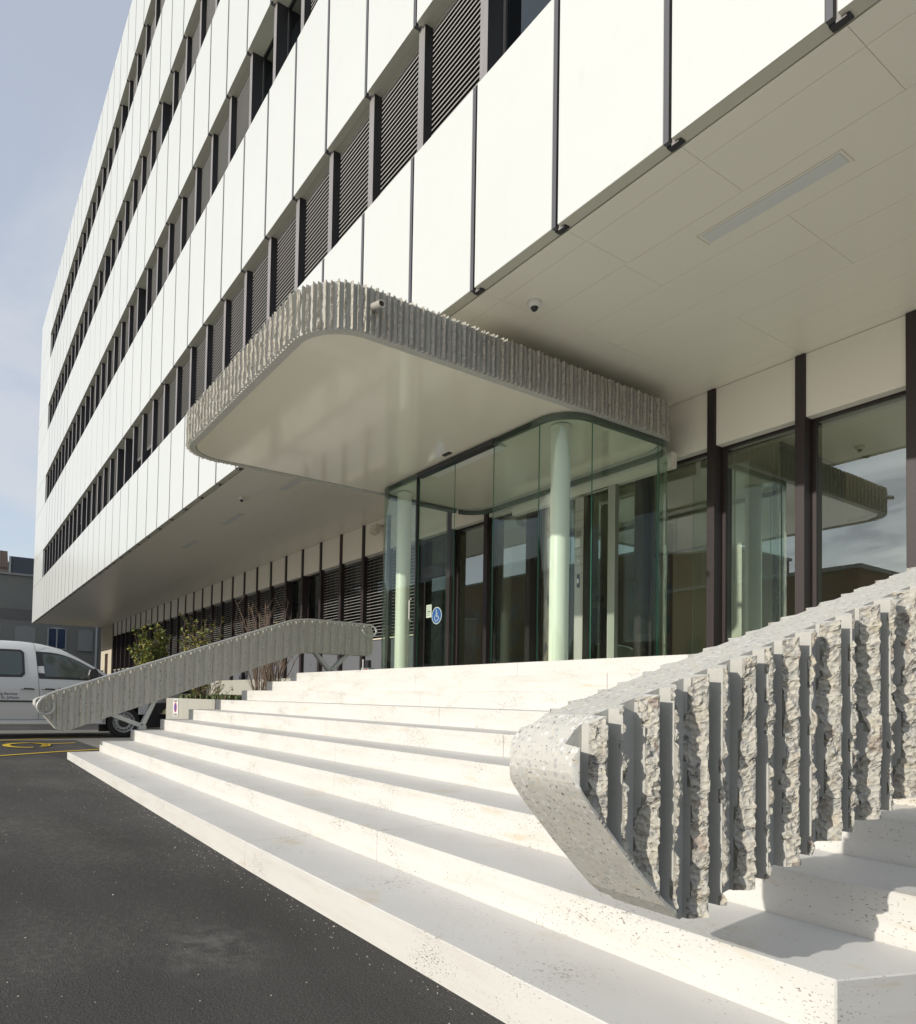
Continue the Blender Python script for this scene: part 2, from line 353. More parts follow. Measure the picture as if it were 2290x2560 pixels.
# ------------------------------------------------------------------ stairs
RISE, GO, NST = .15, .41, 9
def xr(y): return 9.874 + .364 * (y - .41)
stairs = empty('entrance_stairs', (5, 1.8, 0), 'broad cream travertine stairs of nine steps up to the entrance', 'stairs')
def stone(b, x0, x1, y0, y1, z0, z1, right=False):
    if right: poly = [(x0, y0), (xr(y0), y0), (xr(y1), y1), (x0, y1)]
    else: poly = [(x0, y0), (x1, y0), (x1, y1), (x0, y1)]
    b.prism(poly, z0, z1)
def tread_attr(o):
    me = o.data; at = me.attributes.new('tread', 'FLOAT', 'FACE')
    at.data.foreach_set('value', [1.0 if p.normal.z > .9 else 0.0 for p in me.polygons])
joints = [[3.4, 6.9], [2.2, 4.9, 7.66], [1.5, 3.9, 6.38], [2.9, 5.6, 8.3], [1.9, 4.6, 7.2], [3.1, 5.9, 8.6], [2.3, 5.0, 7.9], [1.6, 4.3, 7.0], [2.7, 5.5, 8.2]]
for k in range(NST):
    b = MB(); y0 = k * GO; y1 = (k + 1) * GO if k < NST - 1 else y0 + .5; cuts = [0] + joints[k] + [99]
    for a, c in zip(cuts[:-1], cuts[1:]):
        stone(b, a + (.0012 if a else 0), c - .0012, y0, y1 - .0008, -.12, (k + 1) * RISE, right=(c == 99))
    o = b.build('step', M_trav, bevel=.004); tread_attr(o); under(stairs, o)
b = MB(); b.box(-14, 16, NST * GO - GO + .5, 7.22, 1.0, 9 * RISE - .0005)
b2 = MB()
b2.prism([(0, 8 * GO + .501), (14, 8 * GO + .501), (14, 7.3), (-14.2, 7.3), (-14.2, 6.0), (0, 6.0)], -.1, 9 * RISE)
lan = b2.build('landing', M_trav, bevel=.003); tread_attr(lan); under(stairs, lan)

# ------------------------------------------------------------------ fluted concrete
def flute_cols(length, P=.07, start=0.0):
    """sample positions along the length with the rib index and phase"""
    ph = [0.0, .30, .58, .600, .608, .616, .624, .632, .640, .67, .70, .73, .76, .79, .82, .85, .88, .91, .94, .958, .968, .978, .99]
    s, idx, f = [], [], []
    n = int(length / P)
    for i in range(n):
        for q in ph: s.append(start + (i + q) * P); idx.append(i); f.append(q)
    s.append(start + n * P); idx.append(n - 1); f.append(1.0)
    return np.array(s), np.array(idx), np.array(f)
def relief(idx, f, z, D=.05, seed=0, amp=1.0, P=.07):
    """depth below the face, sideways shift and roughness, arrays [s, z]"""
    I = idx[:, None] + 0 * z; Fp = f[:, None] + 0 * z
    base = np.interp(f, [0, .600, .640, .955, .995, 1.0], [D, D, 0, 0, D, D])[:, None] + 0 * z
    if z.shape[0] != len(f): raise ValueError
    even = (I % 2 == 0)
    ce = .008 + .040 * vnoise(I * 7.3, z * 9, seed) ** 1.3 + .010 * vnoise(I * 3.1, z * 42, seed + 5)
    co = .004 + .028 * vnoise(I * 5.3, z * 11, seed + 8) + .010 * vnoise(I * 3.7, z * 55, seed + 6)
    # even ribs lose the corner towards the start, odd ribs the one towards the end
    t1 = ce * amp * np.clip((.965 - Fp) / .325, 0, 1.12) * (Fp >= .60) * (Fp < .97)
    t2 = co * amp * np.clip((Fp - .645) / .31, 0, 1.1) * (Fp > .645)
    t3 = (.002 + .012 * vnoise(I * 9.1, z * 24, seed + 21)) * amp * np.clip((.80 - Fp) / .16, 0, 1.1) * (Fp >= .60)
    chip = np.where(even, t1, np.maximum(t2, t3))
    d = np.maximum(base, chip)
    rough = ((Fp >= .60) & ((chip > base + .0006) | ((base < .002) & (Fp > .75)))).astype(float)
    s1 = I * 7.7 + Fp * 2.6
    fine = (vnoise(s1, z * 36, seed + 1) - .42) * .020 + (vnoise(s1 * 2.7, z * 95, seed + 2) - .5) * .010 + (vnoise(s1 * 7, z * 240, seed + 12) - .5) * .005
    d = np.clip(d + fine * rough * amp, -.001, D)
    side = ((vnoise(I * 2.7 + 3, z * 15, seed + 3) - .62) * .024 + (vnoise(I * 1.7 + 3, z * 90, seed + 4) - .5) * .006) * amp * np.clip((Fp - .66) / .2, 0, 1) * (Fp < .999) * (~even)
    return d, side, rough

def grid_faces(nS, nZ, off=0, flip=False):
    a = np.arange(nS - 1)[:, None] * nZ + np.arange(nZ - 1)[None, :] + off
    q = np.stack([a, a + nZ, a + nZ + 1, a + 1], -1).reshape(-1, 4)
    return q[:, ::-1] if flip else q
def np_mesh(name, V, Fq, mi, mats, rough=None):
    me = bpy.data.meshes.new(name); me.vertices.add(len(V)); me.vertices.foreach_set('co', V.ravel())
    nf = len(Fq); me.loops.add(nf * 4); me.polygons.add(nf)
    me.loops.foreach_set('vertex_index', Fq.ravel().astype(np.int32))
    me.polygons.foreach_set('loop_start', np.arange(0, nf * 4, 4, dtype=np.int32))
    for m in mats: me.materials.append(m)
    me.polygons.foreach_set('material_index', mi.astype(np.int32))
    me.update(calc_edges=True); me.validate(); me.shade_flat()
    if rough is not None:
        at = me.attributes.new('rough', 'FLOAT', 'POINT'); at.data.foreach_set('value', rough)
    o = bpy.data.objects.new(name, me); COL.objects.link(o); return o

def rail_profile(y, dy=0.0):
    yn = y - np.where(y < .6, dy * np.clip((.6 - y) / .6, 0, 1), 0)
    top = np.interp(yn, [-.44, -.41, -.36, 3.05, 3.2, 3.4, 3.6, 4.62, 4.68, 4.72], [.855, .885, .905, 2.135, 2.185, 2.215, 2.225, 2.215, 2.19, 2.12])
    bot = np.interp(yn, [-.44, -.40, -.17, -.10, .02, 3.3, 3.5, 4.66, 4.72], [.80, .755, .475, .443, .47, 1.655, 1.695, 1.70, 1.74])
    return bot, top
def near_profile(y):
    top = np.interp(y, [-.285, -.278, -.262, -.240, -.20, 3.05, 3.2, 3.4, 3.6, 4.62, 4.68, 4.72], [.835, .862, .890, .915, .943, 2.135, 2.185, 2.215, 2.225, 2.215, 2.19, 2.12])
    bot = np.interp(y, [-.285, -.278, -.262, -.24, -.15, -.09, -.045, .0, .045, .09, 3.3, 3.5, 4.66, 4.72], [.815, .790, .762, .732, .622, .556, .507, .472, .456, .478, 1.655, 1.695, 1.70, 1.74])
    return bot, top
def make_rail(x0, skew, th, nz, amp, seed, label, D, prof, ytip, P=.07):
    """wall between faces x = x0 (seen side) and x0 - th, skewed in plan"""
    nose = ytip + np.array([0, .001, .003, .006, .010, .013]); y1 = ytip + .016
    s1, _, _ = flute_cols(4.72 - y1, P, start=y1); s2 = s1 + P * .5
    Y = np.unique(np.round(np.concatenate([nose, s1, s2]), 5)); Y = Y[Y <= 4.72]
    bot, top = prof(Y); v = np.linspace(0, 1, nz); Z = bot[:, None] * (1 - v) + top[:, None] * v
    Vs, Fs, Ms, Rs = [], [], [], []; nS = len(Y)
    rnd = .022 - np.sqrt(np.maximum(0, .022 ** 2 - np.maximum(0, .022 - (Y - ytip)) ** 2))
    for sgn, sd_, off_, DD in ((1, seed, 0.0, D), (-1, seed + 40, .5, D * .6)):
        q = (Y - y1) / P - off_; idx = np.floor(q + 1e-7).astype(int); f = np.clip(q - idx, 0, 1)
        d, side, rg = relief(idx + 2, f, Z, D=DD, seed=sd_, amp=amp)
        out_ = idx < 0; d[out_] = 0; side[out_] = 0; rg[out_] = 0
        # the flutes stop short of the sloping underside of the nose
        fade = np.where(Y[:, None] < (ytip + .27), np.clip((Z - bot[:, None] - .010) / .03, 0, 1), 1.0); d = d * fade
        d = d + rnd[:, None]
        side = side * np.clip((1 - v) / .03, 0, 1)[None, :] * np.clip(v / .02, 0, 1)[None, :]
        X = (x0 if sgn > 0 else x0 - th) + skew * Y[:, None] - sgn * d
        YY = Y[:, None] + side
        off = sum(len(a) for a in Vs)
        Vs.append(np.stack([X, YY, Z], -1).reshape(-1, 3)); Fs.append(grid_faces(nS, nz, off, flip=sgn < 0)); Ms.append(np.zeros(len(Fs[-1]))); Rs.append(rg.ravel())
        Ms[-1].reshape(nS - 1, nz - 1)[Y[:-1] < ytip + .015] = 1
    A = 0; B = nS * nz; i = np.arange(nS - 1)
    topq = np.stack([A + i * nz + nz - 1, A + (i + 1) * nz + nz - 1, B + (i + 1) * nz + nz - 1, B + i * nz + nz - 1], -1)
    botq = np.stack([A + i * nz, B + i * nz, B + (i + 1) * nz, A + (i + 1) * nz], -1)
    j = np.arange(nz - 1)
    st = np.stack([A + j, A + j + 1, B + j + 1, B + j], -1); e = (nS - 1) * nz
    en = np.stack([A + e + j, B + e + j, B + e + j + 1, A + e + j + 1], -1)
    Fs += [topq, botq, st, en]; Ms += [np.ones(len(q)) for q in (topq, botq, st, en)]
    o = np_mesh('parapet', np.concatenate(Vs), np.concatenate(Fs), np.concatenate(Ms), [M_conc, M_ctop], np.concatenate(Rs))
    root = empty('handrail', (x0 - th / 2 + skew * 2, 2, .6), label, 'handrail', 'fluted concrete handrails beside the stairs'); under(root, o)
    return root
left_rail = make_rail(.20, 0.0, .25, 26, .7, 3, 'far fluted concrete handrail at the left end of the stairs, curled white tube on it', .022, rail_profile, -.44)
near_rail = make_rail(9.73, .24, .23, 104, 1.0, 11, 'large near fluted concrete handrail in the right foreground, rough broken ribs', .05, near_profile, -.285)
# steel tube along the stair side of the far rail, curled at both ends
def rail_tube(root, xf, skew):
    pts = []
    c = (-.31, .775); r = .10
    for a in range(30, -230, -14): pts.append((c[0] + r * math.cos(R(a)), c[1] + r * math.sin(R(a)), .030))
    # leave the ring tangentially and run up just under the top arris
    pts += [(-.36, .885, .03)]
    for y in np.linspace(-.25, 3.0, 14): pts.append((y, float(rail_profile(np.array([y]))[1][0]) + .012, .012))
    for y in (3.2, 3.4, 3.6, 4.0, 4.4, 4.56, 4.66): pts.append((y, float(rail_profile(np.array([min(y, 4.6)]))[1][0]) + .010, .015))
    pts += [(4.74, 2.17, .04), (4.75, 2.10, .05), (4.68, 2.03, .05), (4.58, 2.02, .05), (4.51, 2.06, .06), (4.46, 2.13, .07)]
    q = [(xf + skew * y + dx, y, z) for y, z, dx in pts]
    # smooth
    for _ in range(1):
        q2 = [q[0]]
        for a, b_ in zip(q[:-1], q[1:]): q2 += [tuple(.75 * np.array(a) + .25 * np.array(b_)), tuple(.25 * np.array(a) + .75 * np.array(b_))]
        q = q2 + [q[-1]]
    t = MB(); t.tube(q, .017, 8); under(root, t.build('grab_tube', M_galv, smooth=True))
rail_tube(left_rail, .20, 0)
def vsupport(root, x, skew, yf, zf, arms):
    for k, (ya, za) in enumerate(arms):
        b = MB(); d = Vector((0, ya - yf, za - zf)); L = d.length; d.normalize(); nrm = Vector((0, -d.z, d.y))
        w = .030; h = .05
        vs = []
        for t_ in (0, L):
            for sx in (-h, h):
                for sn in (-w / 1, w / 1):
                    p_ = Vector((x + skew * (yf + d.y * t_) + sx, yf, zf)) + d * t_ + nrm * sn; vs.append(p_)
        b.add(vs, [(0, 1, 3, 2), (4, 6, 7, 5), (0, 4, 5, 1), (2, 3, 7, 6), (0, 2, 6, 4), (1, 5, 7, 3)])
        under(root, b.build('support_arm', M_galv, bevel=.003))
    b = MB(); b.box(x + skew * yf - .06, x + skew * yf + .06, yf - .05, yf + .05, zf - .05, zf + .01); under(root, b.build('foot_plate', M_galv))
vsupport(left_rail, .09, 0, .95, .505, [(.52, .68), (1.12, .90)])
vsupport(left_rail, .09, 0, 3.95, 1.40, [(3.66, 1.71), (4.27, 1.71)])
vsupport(near_rail, 9.62, .24, 1.35, .66, [(1.05, .86), (1.6, 1.06)])
vsupport(near_rail, 9.62, .24, 3.95, 1.40, [(3.66, 1.71), (4.27, 1.71)])

# ------------------------------------------------------------------ canopy
CX0, CX1, CY0, CY1, CZ0, CZ1, CR = .12, 4.86, 1.30, 6.93, 4.53, 5.00, .62
def rr_path(x0, x1, y0, y1, r):
    """rounded rectangle, counter-clockwise seen from above, starting on the rear left going down the left side"""
    segs = [('l', (x0, y1 - r), (x0, y0 + r)), ('a', (x0 + r, y0 + r), 180, 270), ('l', (x0 + r, y0), (x1 - r, y0)), ('a', (x1 - r, y0 + r), 270, 360),
            ('l', (x1, y0 + r), (x1, y1 - r)), ('a', (x1 - r, y1 - r), 0, 90), ('l', (x1 - r, y1), (x0 + r, y1)), ('a', (x0 + r, y1 - r), 90, 180)]
    L = []
    for s_ in segs: L.append(math.dist(s_[1], s_[2]) if s_[0] == 'l' else r * math.pi / 2)
    tot = sum(L)
    def at(s):
        s = s % tot
        for sg, l in zip(segs, L):
            if s <= l + 1e-9:
                if sg[0] == 'l':
                    a, b_ = sg[1], sg[2]; t = s / l; dx, dy = (b_[0] - a[0]) / l, (b_[1] - a[1]) / l
                    return (a[0] + (b_[0] - a[0]) * t, a[1] + (b_[1] - a[1]) * t, dy, -dx)
                th = R(sg[2] + (sg[3] - sg[2]) * s / l); return (sg[1][0] + r * math.cos(th), sg[1][1] + r * math.sin(th), math.cos(th), math.sin(th))
            s -= l
        return at(0)
    return at, tot, L
at, tot, _ = rr_path(CX0, CX1, CY0, CY1, CR)
nr = int(tot / .067) // 2 * 2; P = tot / nr
s, idx, f = flute_cols(nr * P + 1e-6, P=P); s = s[:-1]; idx = idx[:-1]; f = f[:-1]
pp = np.array([at(q) for q in s]); nz = 20
Z = np.linspace(CZ0, CZ1, nz)[None, :] + 0 * s[:, None]
d, side, rg = relief(idx, f, Z, D=.048, seed=77, amp=.9)
X = pp[:, 0:1] - pp[:, 2:3] * d - pp[:, 3:4] * side; Y = pp[:, 1:2] - pp[:, 3:4] * d + pp[:, 2:3] * side
zj = (vnoise(idx[:, None] * 3.3 + 0 * Z, Z * 0, 9) - .5) * .012; Zt = Z.copy(); Zt[:, -1:] += zj[:, -1:]
V = np.stack([X, Y, Zt], -1).reshape(-1, 3); n = len(s)
ii = np.arange(n); jj = (ii + 1) % n; a = ii[:, None] * nz + np.arange(nz - 1)[None]; c = jj[:, None] * nz + np.arange(nz - 1)[None]
Fq = np.stack([a, c, c + 1, a + 1], -1).reshape(-1, 4)
inset = .14
inn = np.stack([pp[:, 0] - pp[:, 2] * inset, pp[:, 1] - pp[:, 3] * inset], -1)
b0 = len(V); V = np.concatenate([V, np.column_stack([inn, np.full(n, CZ0)]), np.column_stack([inn, np.full(n, CZ0 + .03)]), np.column_stack([inn, np.full(n, CZ1 - .01)])])
rim = np.stack([ii * nz, b0 + ii, b0 + jj, jj * nz], -1); rim2 = np.stack([b0 + ii, b0 + n + ii, b0 + n + jj, b0 + jj], -1)
topr = np.stack([ii * nz + nz - 1, jj * nz + nz - 1, b0 + 2 * n + jj, b0 + 2 * n + ii], -1)
canopy = empty('entrance_canopy', (2.5, 4.1, CZ0), 'thick fluted concrete canopy with rounded corners and glossy cream underside', 'canopy')
o = np_mesh('fluted_edge', V, np.concatenate([Fq, rim, rim2, topr]), np.concatenate([np.zeros(len(Fq)), np.ones(3 * n)]), [M_conc, M_ctop], np.concatenate([rg.ravel(), np.zeros(3 * n)])); under(canopy, o)
at2, tot2, _ = rr_path(CX0 + inset + .006, CX1 - inset - .006, CY0 + inset + .006, CY1 - inset - .006, CR - inset)
ring = [at2(q)[:2] for q in np.linspace(0, tot2, 140, endpoint=False)]
b = MB(); b.prism(ring, CZ0 + .012, CZ0 + .05); under(canopy, b.build('ceiling', M_ceil))
b = MB(); b.prism([at(q)[:2] for q in np.linspace(0, tot, 140, endpoint=False)], CZ1 - .08, CZ1 - .02); o = b.build('roof_slab', M_conc2); o.scale = (.95, .96, 1); o.location = (.12, .16, 0); under(canopy, o)
# drain pipe stub
b = MB(); px_, py_, pz_ = 4.84, 1.93, 4.80
ring_o = []
vs = []; fs = []; nn = 20
for xx, rr in ((px_ - .03, .037), (px_ + .17, .037), (px_ + .17, .030), (px_ + .02, .030)):
    for k in range(nn): th = 2 * math.pi * k / nn; vs.append((xx, py_ + rr * math.cos(th), pz_ + rr * math.sin(th) - (xx - px_) * .25))
for q in range(3):
    for k in range(nn): fs.append((q * nn + k, q * nn + (k + 1) % nn, (q + 1) * nn + (k + 1) % nn, (q + 1) * nn + k))
fs.append(tuple(3 * nn + k for k in range(nn)))
b.add(vs, fs); under(canopy, b.build('drain_pipe', M_steel, smooth=False))
b = MB(); b.box(2.45, 2.62, 4.50, 4.56, CZ0 - .004, CZ0 + .02); under(canopy, b.build('sensor', M_dark))

# ------------------------------------------------------------------ glass vestibule
GX0, GX1, GY0, GY1, GRr = .22, 4.75, 4.67, 6.93, .46
vest = empty('glass_vestibule', (2.5, 5.8, 1.35), 'curved clear glass entrance vestibule under the canopy', 'vestibule')
gat, gtot, gL = rr_path(GX0, GX1, GY0, GY1, GRr)
def wall_strip(s0, s1, z0, z1, th, mats, name, fm=(0, 1)):
    n = max(2, int((s1 - s0) / .05)); b = MB(); vs = []
    for q in np.linspace(s0, s1, n + 1):
        x, y, nx, ny = gat(q); vs += [(x, y, z0), (x, y, z1), (x - nx * th, y - ny * th, z0), (x - nx * th, y - ny * th, z1)]
    b.add(vs, [(4 * i, 4 * i + 4, 4 * i + 5, 4 * i + 1) for i in range(n)] + [(4 * i + 2, 4 * i + 3, 4 * i + 7, 4 * i + 6) for i in range(n)], fm[0])
    b.add(vs, [(4 * i + 1, 4 * i + 5, 4 * i + 7, 4 * i + 3) for i in range(n)] + [(4 * i, 4 * i + 2, 4 * i + 6, 4 * i + 4) for i in range(n)] + [(0, 1, 3, 2), (4 * n, 4 * n + 2, 4 * n + 3, 4 * n + 1)], fm[1])
    return b.build(name, mats)
S_left = gL[0]; S_c1 = S_left + gL[1]; S_fr = S_c1 + gL[2]; S_c2 = S_fr + gL[3]; S_rt = S_c2 + gL[4]; S_c3 = S_rt + gL[5]
def s_front(x): return S_c1 + (x - (GX0 + GRr))
cuts = [(0.25, S_left - .02), (S_left - .017, s_front(1.55)), (s_front(3.42), s_front(4.30)), (s_front(4.303), S_c2 + .02), (S_c2 + .023, S_rt - .05), (S_rt - .047, S_c3 - .1)]
for a_, c_ in cuts:
    o = wall_strip(a_, c_, 1.352, 4.52, .016, [M_glass_clear, M_edge], 'glass_pane'); smooth_angle(o, 40); under(vest, o)
    o = wall_strip(a_, c_, 1.351, 1.385, .05, [M_steel, M_steel], 'bottom_channel'); o.location = (0, 0, 0); under(vest, o)
for a_, c_ in ((0.05, s_front(1.56)), (s_front(3.41), gtot - .02)):
    o = wall_strip(a_, c_, 4.455, 4.528, .05, [M_rim, M_rim], 'head_channel'); smooth_angle(o, 40); under(vest, o)
b = MB(); b.box(1.56, 3.41, GY0 - .01, GY0 + .10, 4.46, 4.528); under(vest, b.build('door_track', M_dark))
b = MB(); b.box(1.66, 3.31, GY0 + .11, GY0 + .32, 4.50, 4.530); under(vest, b.build('track_cover', M_white))
d_ = MB(); d_.box(1.57, 2.50, GY0 + .035, GY0 + .047, 1.36, 4.455, fm={'-x': 1, '+x': 1, 'b': 1, 't': 1}); under(vest, d_.build('sliding_door', [glass('door_glass', (.95, .97, .95), 1.3, 0, .5), M_edge]))
b = MB(); b.box(1.548, 1.562, GY0 - .008, GY0 + .05, 1.352, 4.46); under(vest, b.build('door_jamb', M_dark))
b = MB(); b.tube([(1.47, GY0 - .02, 2.2), (1.47, GY0 - .05, 2.22), (1.47, GY0 - .05, 2.52), (1.47, GY0 - .02, 2.54)], .012); under(vest, b.build('door_handle', M_steel))

def column(x, y, z0, z1, r, label):
    t = empty('column', (x, y, z0), label, 'column', 'pale round columns at the entrance')
    b = MB(); b.tube([(x, y, z0), (x, y, z1)], r, 40); o = b.build('shaft', M_column); smooth_angle(o, 40); under(t, o)
    b = MB(); b.tube([(x, y, z1 - .035), (x, y, z1)], r + .012, 40); o = b.build('collar', M_column); smooth_angle(o, 40); under(t, o)
column(4.25, 5.10, 1.352, 4.53, .125, 'pale green round column in the front right curve of the glass vestibule')
column(.52, 5.10, 1.352, 4.53, .125, 'pale green round column in the front left curve of the glass vestibule')
column(-1.26, 9.0, 1.36, 4.44, .125, 'pale green round column inside the lobby, seen between the other two')

# ------------------------------------------------------------------ office building
m_ = 1.1945; J0 = 8.616
rows_panel = [(5.25, 7.43), (9.06, 11.70), (13.34, 15.90), (17.46, 20.10), (21.62, 24.0)]
rows_win = [(7.43, 9.06), (11.70, 13.34), (15.90, 17.46), (20.10, 21.62)]
K0, K1 = -5, 36                       # bay k lies between joints k+1 (left) and k (right)
XEND = -39.13; XR = J0 - K0 * m_
bld = empty('office_building', (-12, 9, 0), 'white panelled office building with rows of dark slatted windows', 'building')
Y0 = 3.0
def vis_score(x, z, y=Y0):
    q = project(x, y, z)
    if q is None or not (-60 < q[0] < 2350 and -90 < q[1] < 2620): return 0
    return 1 / q[2] ** 2
cand = [(vis_score(J0 - (k + .5) * m_, (a + b_) / 2) * (b_ - a), r, k) for r, (a, b_) in enumerate(rows_panel) for k in range(K0, K1)]
cand.sort(reverse=True); panel_own = {(r, k) for sc, r, k in cand[:97] if sc > 0}
def add_panel(b, x0, x1, a, c): b.box(x0 + .039, x1 - .039, Y0, Y0 + .125, a, c, fm={'b': 1, 't': 0, '+y': 1, '-x': 1, '+x': 1})
restp = MB(); proto = {}
for r, (a, c) in enumerate(rows_panel):
    for k in range(K0, K1):
        xL = J0 - (k + 1) * m_
        if (r, k) in panel_own:
            if r not in proto:
                b = MB(); add_panel(b, 0, m_, a, c); o = b.build('facade_panel', [M_panel, M_panel_edge], bevel=.004); o.location = (xL, 0, 0); under(bld, o); proto[r] = o
            else: copy_under(proto[r], bld, (xL, 0, 0))
        else: add_panel(restp, xL, xL + m_, a, c)
o = restp.build('facade_panel', [M_panel, M_panel_edge]); under(bld, o); tag(o, kind='stuff')
# blank end bay
xe = J0 - K1 * m_
for a, c in ((5.25, 7.43), (7.45, 9.06), (9.08, 11.7), (11.72, 13.34), (13.36, 15.9), (15.92, 17.46), (17.48, 20.1), (20.12, 21.62), (21.64, 24.0)):
    b = MB(); b.box(XEND, xe - .03, Y0, Y0 + .10, a, c); o = b.build('end_panel', M_panel, bevel=.004); under(bld, o)
# vertical joint profiles / window fins: one per joint, full height
for k in range(K0, K1 + 1):
    x = J0 - k * m_
    b = MB()
    for (a, c) in rows_panel:
        b.box(x - .0385, x + .008, Y0 + .006, Y0 + .124, a, c, 0, {'+x': 1}); b.box(x + .008, x + .0385, Y0 + .05, Y0 + .124, a, c, 2)
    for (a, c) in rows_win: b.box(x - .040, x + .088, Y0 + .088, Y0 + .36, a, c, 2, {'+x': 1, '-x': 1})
    b.box(x + .008, x + .070, Y0 + .042, Y0 + .050, 5.228, 5.2492, 2, {'b': 1}); b.box(x - .0385, x + .085, Y0 + .051, Y0 + .11, 5.238, 5.2492, 1)
    under(bld, b.build('mullion', [M_joint, M_fin_shade, M_fin]))
# windows
def slats(b, x0, x1, y, z0, z1, n, mi=0, tilt=14, w=.058, mj=None):
    mj = mi if mj is None else mj
    c, s_ = math.cos(R(tilt)), math.sin(R(tilt))
    for i in range(n):
        z = z0 + (i + .5) * (z1 - z0) / n
        p0 = (y - w / 2 * c, z - w / 2 * s_); p1 = (y + w / 2 * c, z + w / 2 * s_)
        pm = (y + .006 * s_, z - .006 * c + .012)
        b.add([(x0, p0[0], p0[1]), (x1, p0[0], p0[1]), (x1, pm[0], pm[1]), (x0, pm[0], pm[1]), (x1, p1[0], p1[1]), (x0, p1[0], p1[1])], [(0, 1, 2, 3), (3, 2, 4, 5)], mj)
        b.add([(x0, p0[0], p0[1] - .006), (x1, p0[0], p0[1] - .006), (x1, p0[0] - .004, p0[1] + .005), (x0, p0[0] - .004, p0[1] + .005)], [(0, 1, 2, 3)], mi)
wopen = {(0, 2): 0, (0, 15): .62, (0, 16): .62, (0, 17): 0, (0, 18): 0, (0, 1): .9, (0, 0): 1, (1, 7): 0, (1, 8): 0, (1, 16): 0, (2, 10): 0, (3, 12): 0, (3, 13): 0, (2, 21): 0, (1, 24): 0, (1, 25): 0, (3, 19): 0, (2, 5): 0, (0, 24): 0, (0, 25): .5, (2, 14): 0}
candw = sorted([(vis_score(J0 - (k + .5) * m_, (a + b_) / 2), r, k) for r, (a, b_) in enumerate(rows_win) for k in range(K0, K1)], reverse=True)
win_own = {(r, k) for sc, r, k in candw[:97] if sc > 0}
def win_geo(b, a, c, x0=0):
    x1 = x0 + m_
    b.box(x0 + .089, x0 + .13, Y0 + .295, Y0 + .36, a, c, 1); b.box(x1 - .09, x1 - .041, Y0 + .295, Y0 + .36, a, c, 1)
    b.box(x0 + .13, x1 - .09, Y0 + .295, Y0 + .36, a, a + .05, 1); b.box(x0 + .13, x1 - .09, Y0 + .295, Y0 + .36, c - .05, c, 1)
    b.add([(x0 + .13, Y0 + .32, a + .05), (x1 - .09, Y0 + .32, a + .05), (x1 - .09, Y0 + .32, c - .05), (x0 + .13, Y0 + .32, c - .05)], [(0, 1, 2, 3)], 0)
def blind_geo(b, a, c, frac, x0=0, mi=0):
    n = int(24 * frac); zb = c - .05 - (c - a - .06) * frac
    slats(b, x0 + .093, x0 + m_ - .044, Y0 + .235, zb, c - .05, n, mi, mj=mi + 1)
    b.box(x0 + .093, x0 + m_ - .044, Y0 + .20, Y0 + .27, c - .05, c - .005, mi)
    if frac < .95: b.box(x0 + .093, x0 + m_ - .044, Y0 + .215, Y0 + .255, zb - .03, zb, mi)
restw = MB(); pw = {}; pb = {}
for r, (a, c) in enumerate(rows_win):
    for k in range(K0, K1):
        xL = J0 - (k + 1) * m_; fr_ = wopen.get((r, k), 1.0)
        if (r, k) not in win_own:
            win_geo(restw, a, c, xL)
            if fr_ > 0: blind_geo(restw, a, c, fr_, xL, 2)
            continue
        if r not in pw:
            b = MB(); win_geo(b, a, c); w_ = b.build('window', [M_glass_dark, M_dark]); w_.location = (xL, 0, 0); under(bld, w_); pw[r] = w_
        else:
            w_ = pw[r].copy(); COL.objects.link(w_); w_.parent = bld; w_.matrix_parent_inverse = pw[r].matrix_parent_inverse.copy(); w_.location = (xL, 0, 0)
        if fr_ > 0:
            key = (r, fr_)
            if key not in pb:
                b = MB(); blind_geo(b, a, c, fr_); bl = b.build('blind', [M_slat, M_slat_shade]); pb[key] = bl
            else: bl = pb[key].copy(); COL.objects.link(bl)
            bl.parent = w_
o = restw.build('window', [M_glass_dark, M_dark, M_slat, M_slat_shade]); under(bld, o); tag(o, kind='stuff')
# body behind the panels: slabs, dark rooms, end and back walls, roof
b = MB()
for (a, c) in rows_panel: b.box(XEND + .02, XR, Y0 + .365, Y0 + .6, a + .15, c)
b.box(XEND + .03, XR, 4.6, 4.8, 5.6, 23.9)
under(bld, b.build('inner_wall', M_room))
b = MB(); b.box(XEND, XR + .3, 3.101, 19, 23.7, 23.98); under(bld, b.build('roof', M_panel))
b = MB(); b.box(XEND - .1, XEND, 3.0, 19, 5.25, 24.0); under(bld, b.build('end_wall', M_panel))
b = MB(); b.box(XEND - .1, XR + .3, 18.9, 19.1, 0, 24.0); under(bld, b.build('back_wall', M_panel))
b = MB(); b.box(XR, XR + .3, 3.0, 18.9, 5.25, 23.7); b.box(XR, XR + .3, 7.0, 18.9, 0, 5.25); under(bld, b.build('end_wall', M_panel))
# window head soffits
b = MB()
for (a, c) in rows_win: b.box(XEND + .1, XR, Y0 + .1255, Y0 + .36, c + .002, c + .02); b.box(XEND + .1, XR, Y0 + .1255, Y0 + .36, a - .03, a - .002)
under(bld, b.build('window_reveal', M_panel_edge))
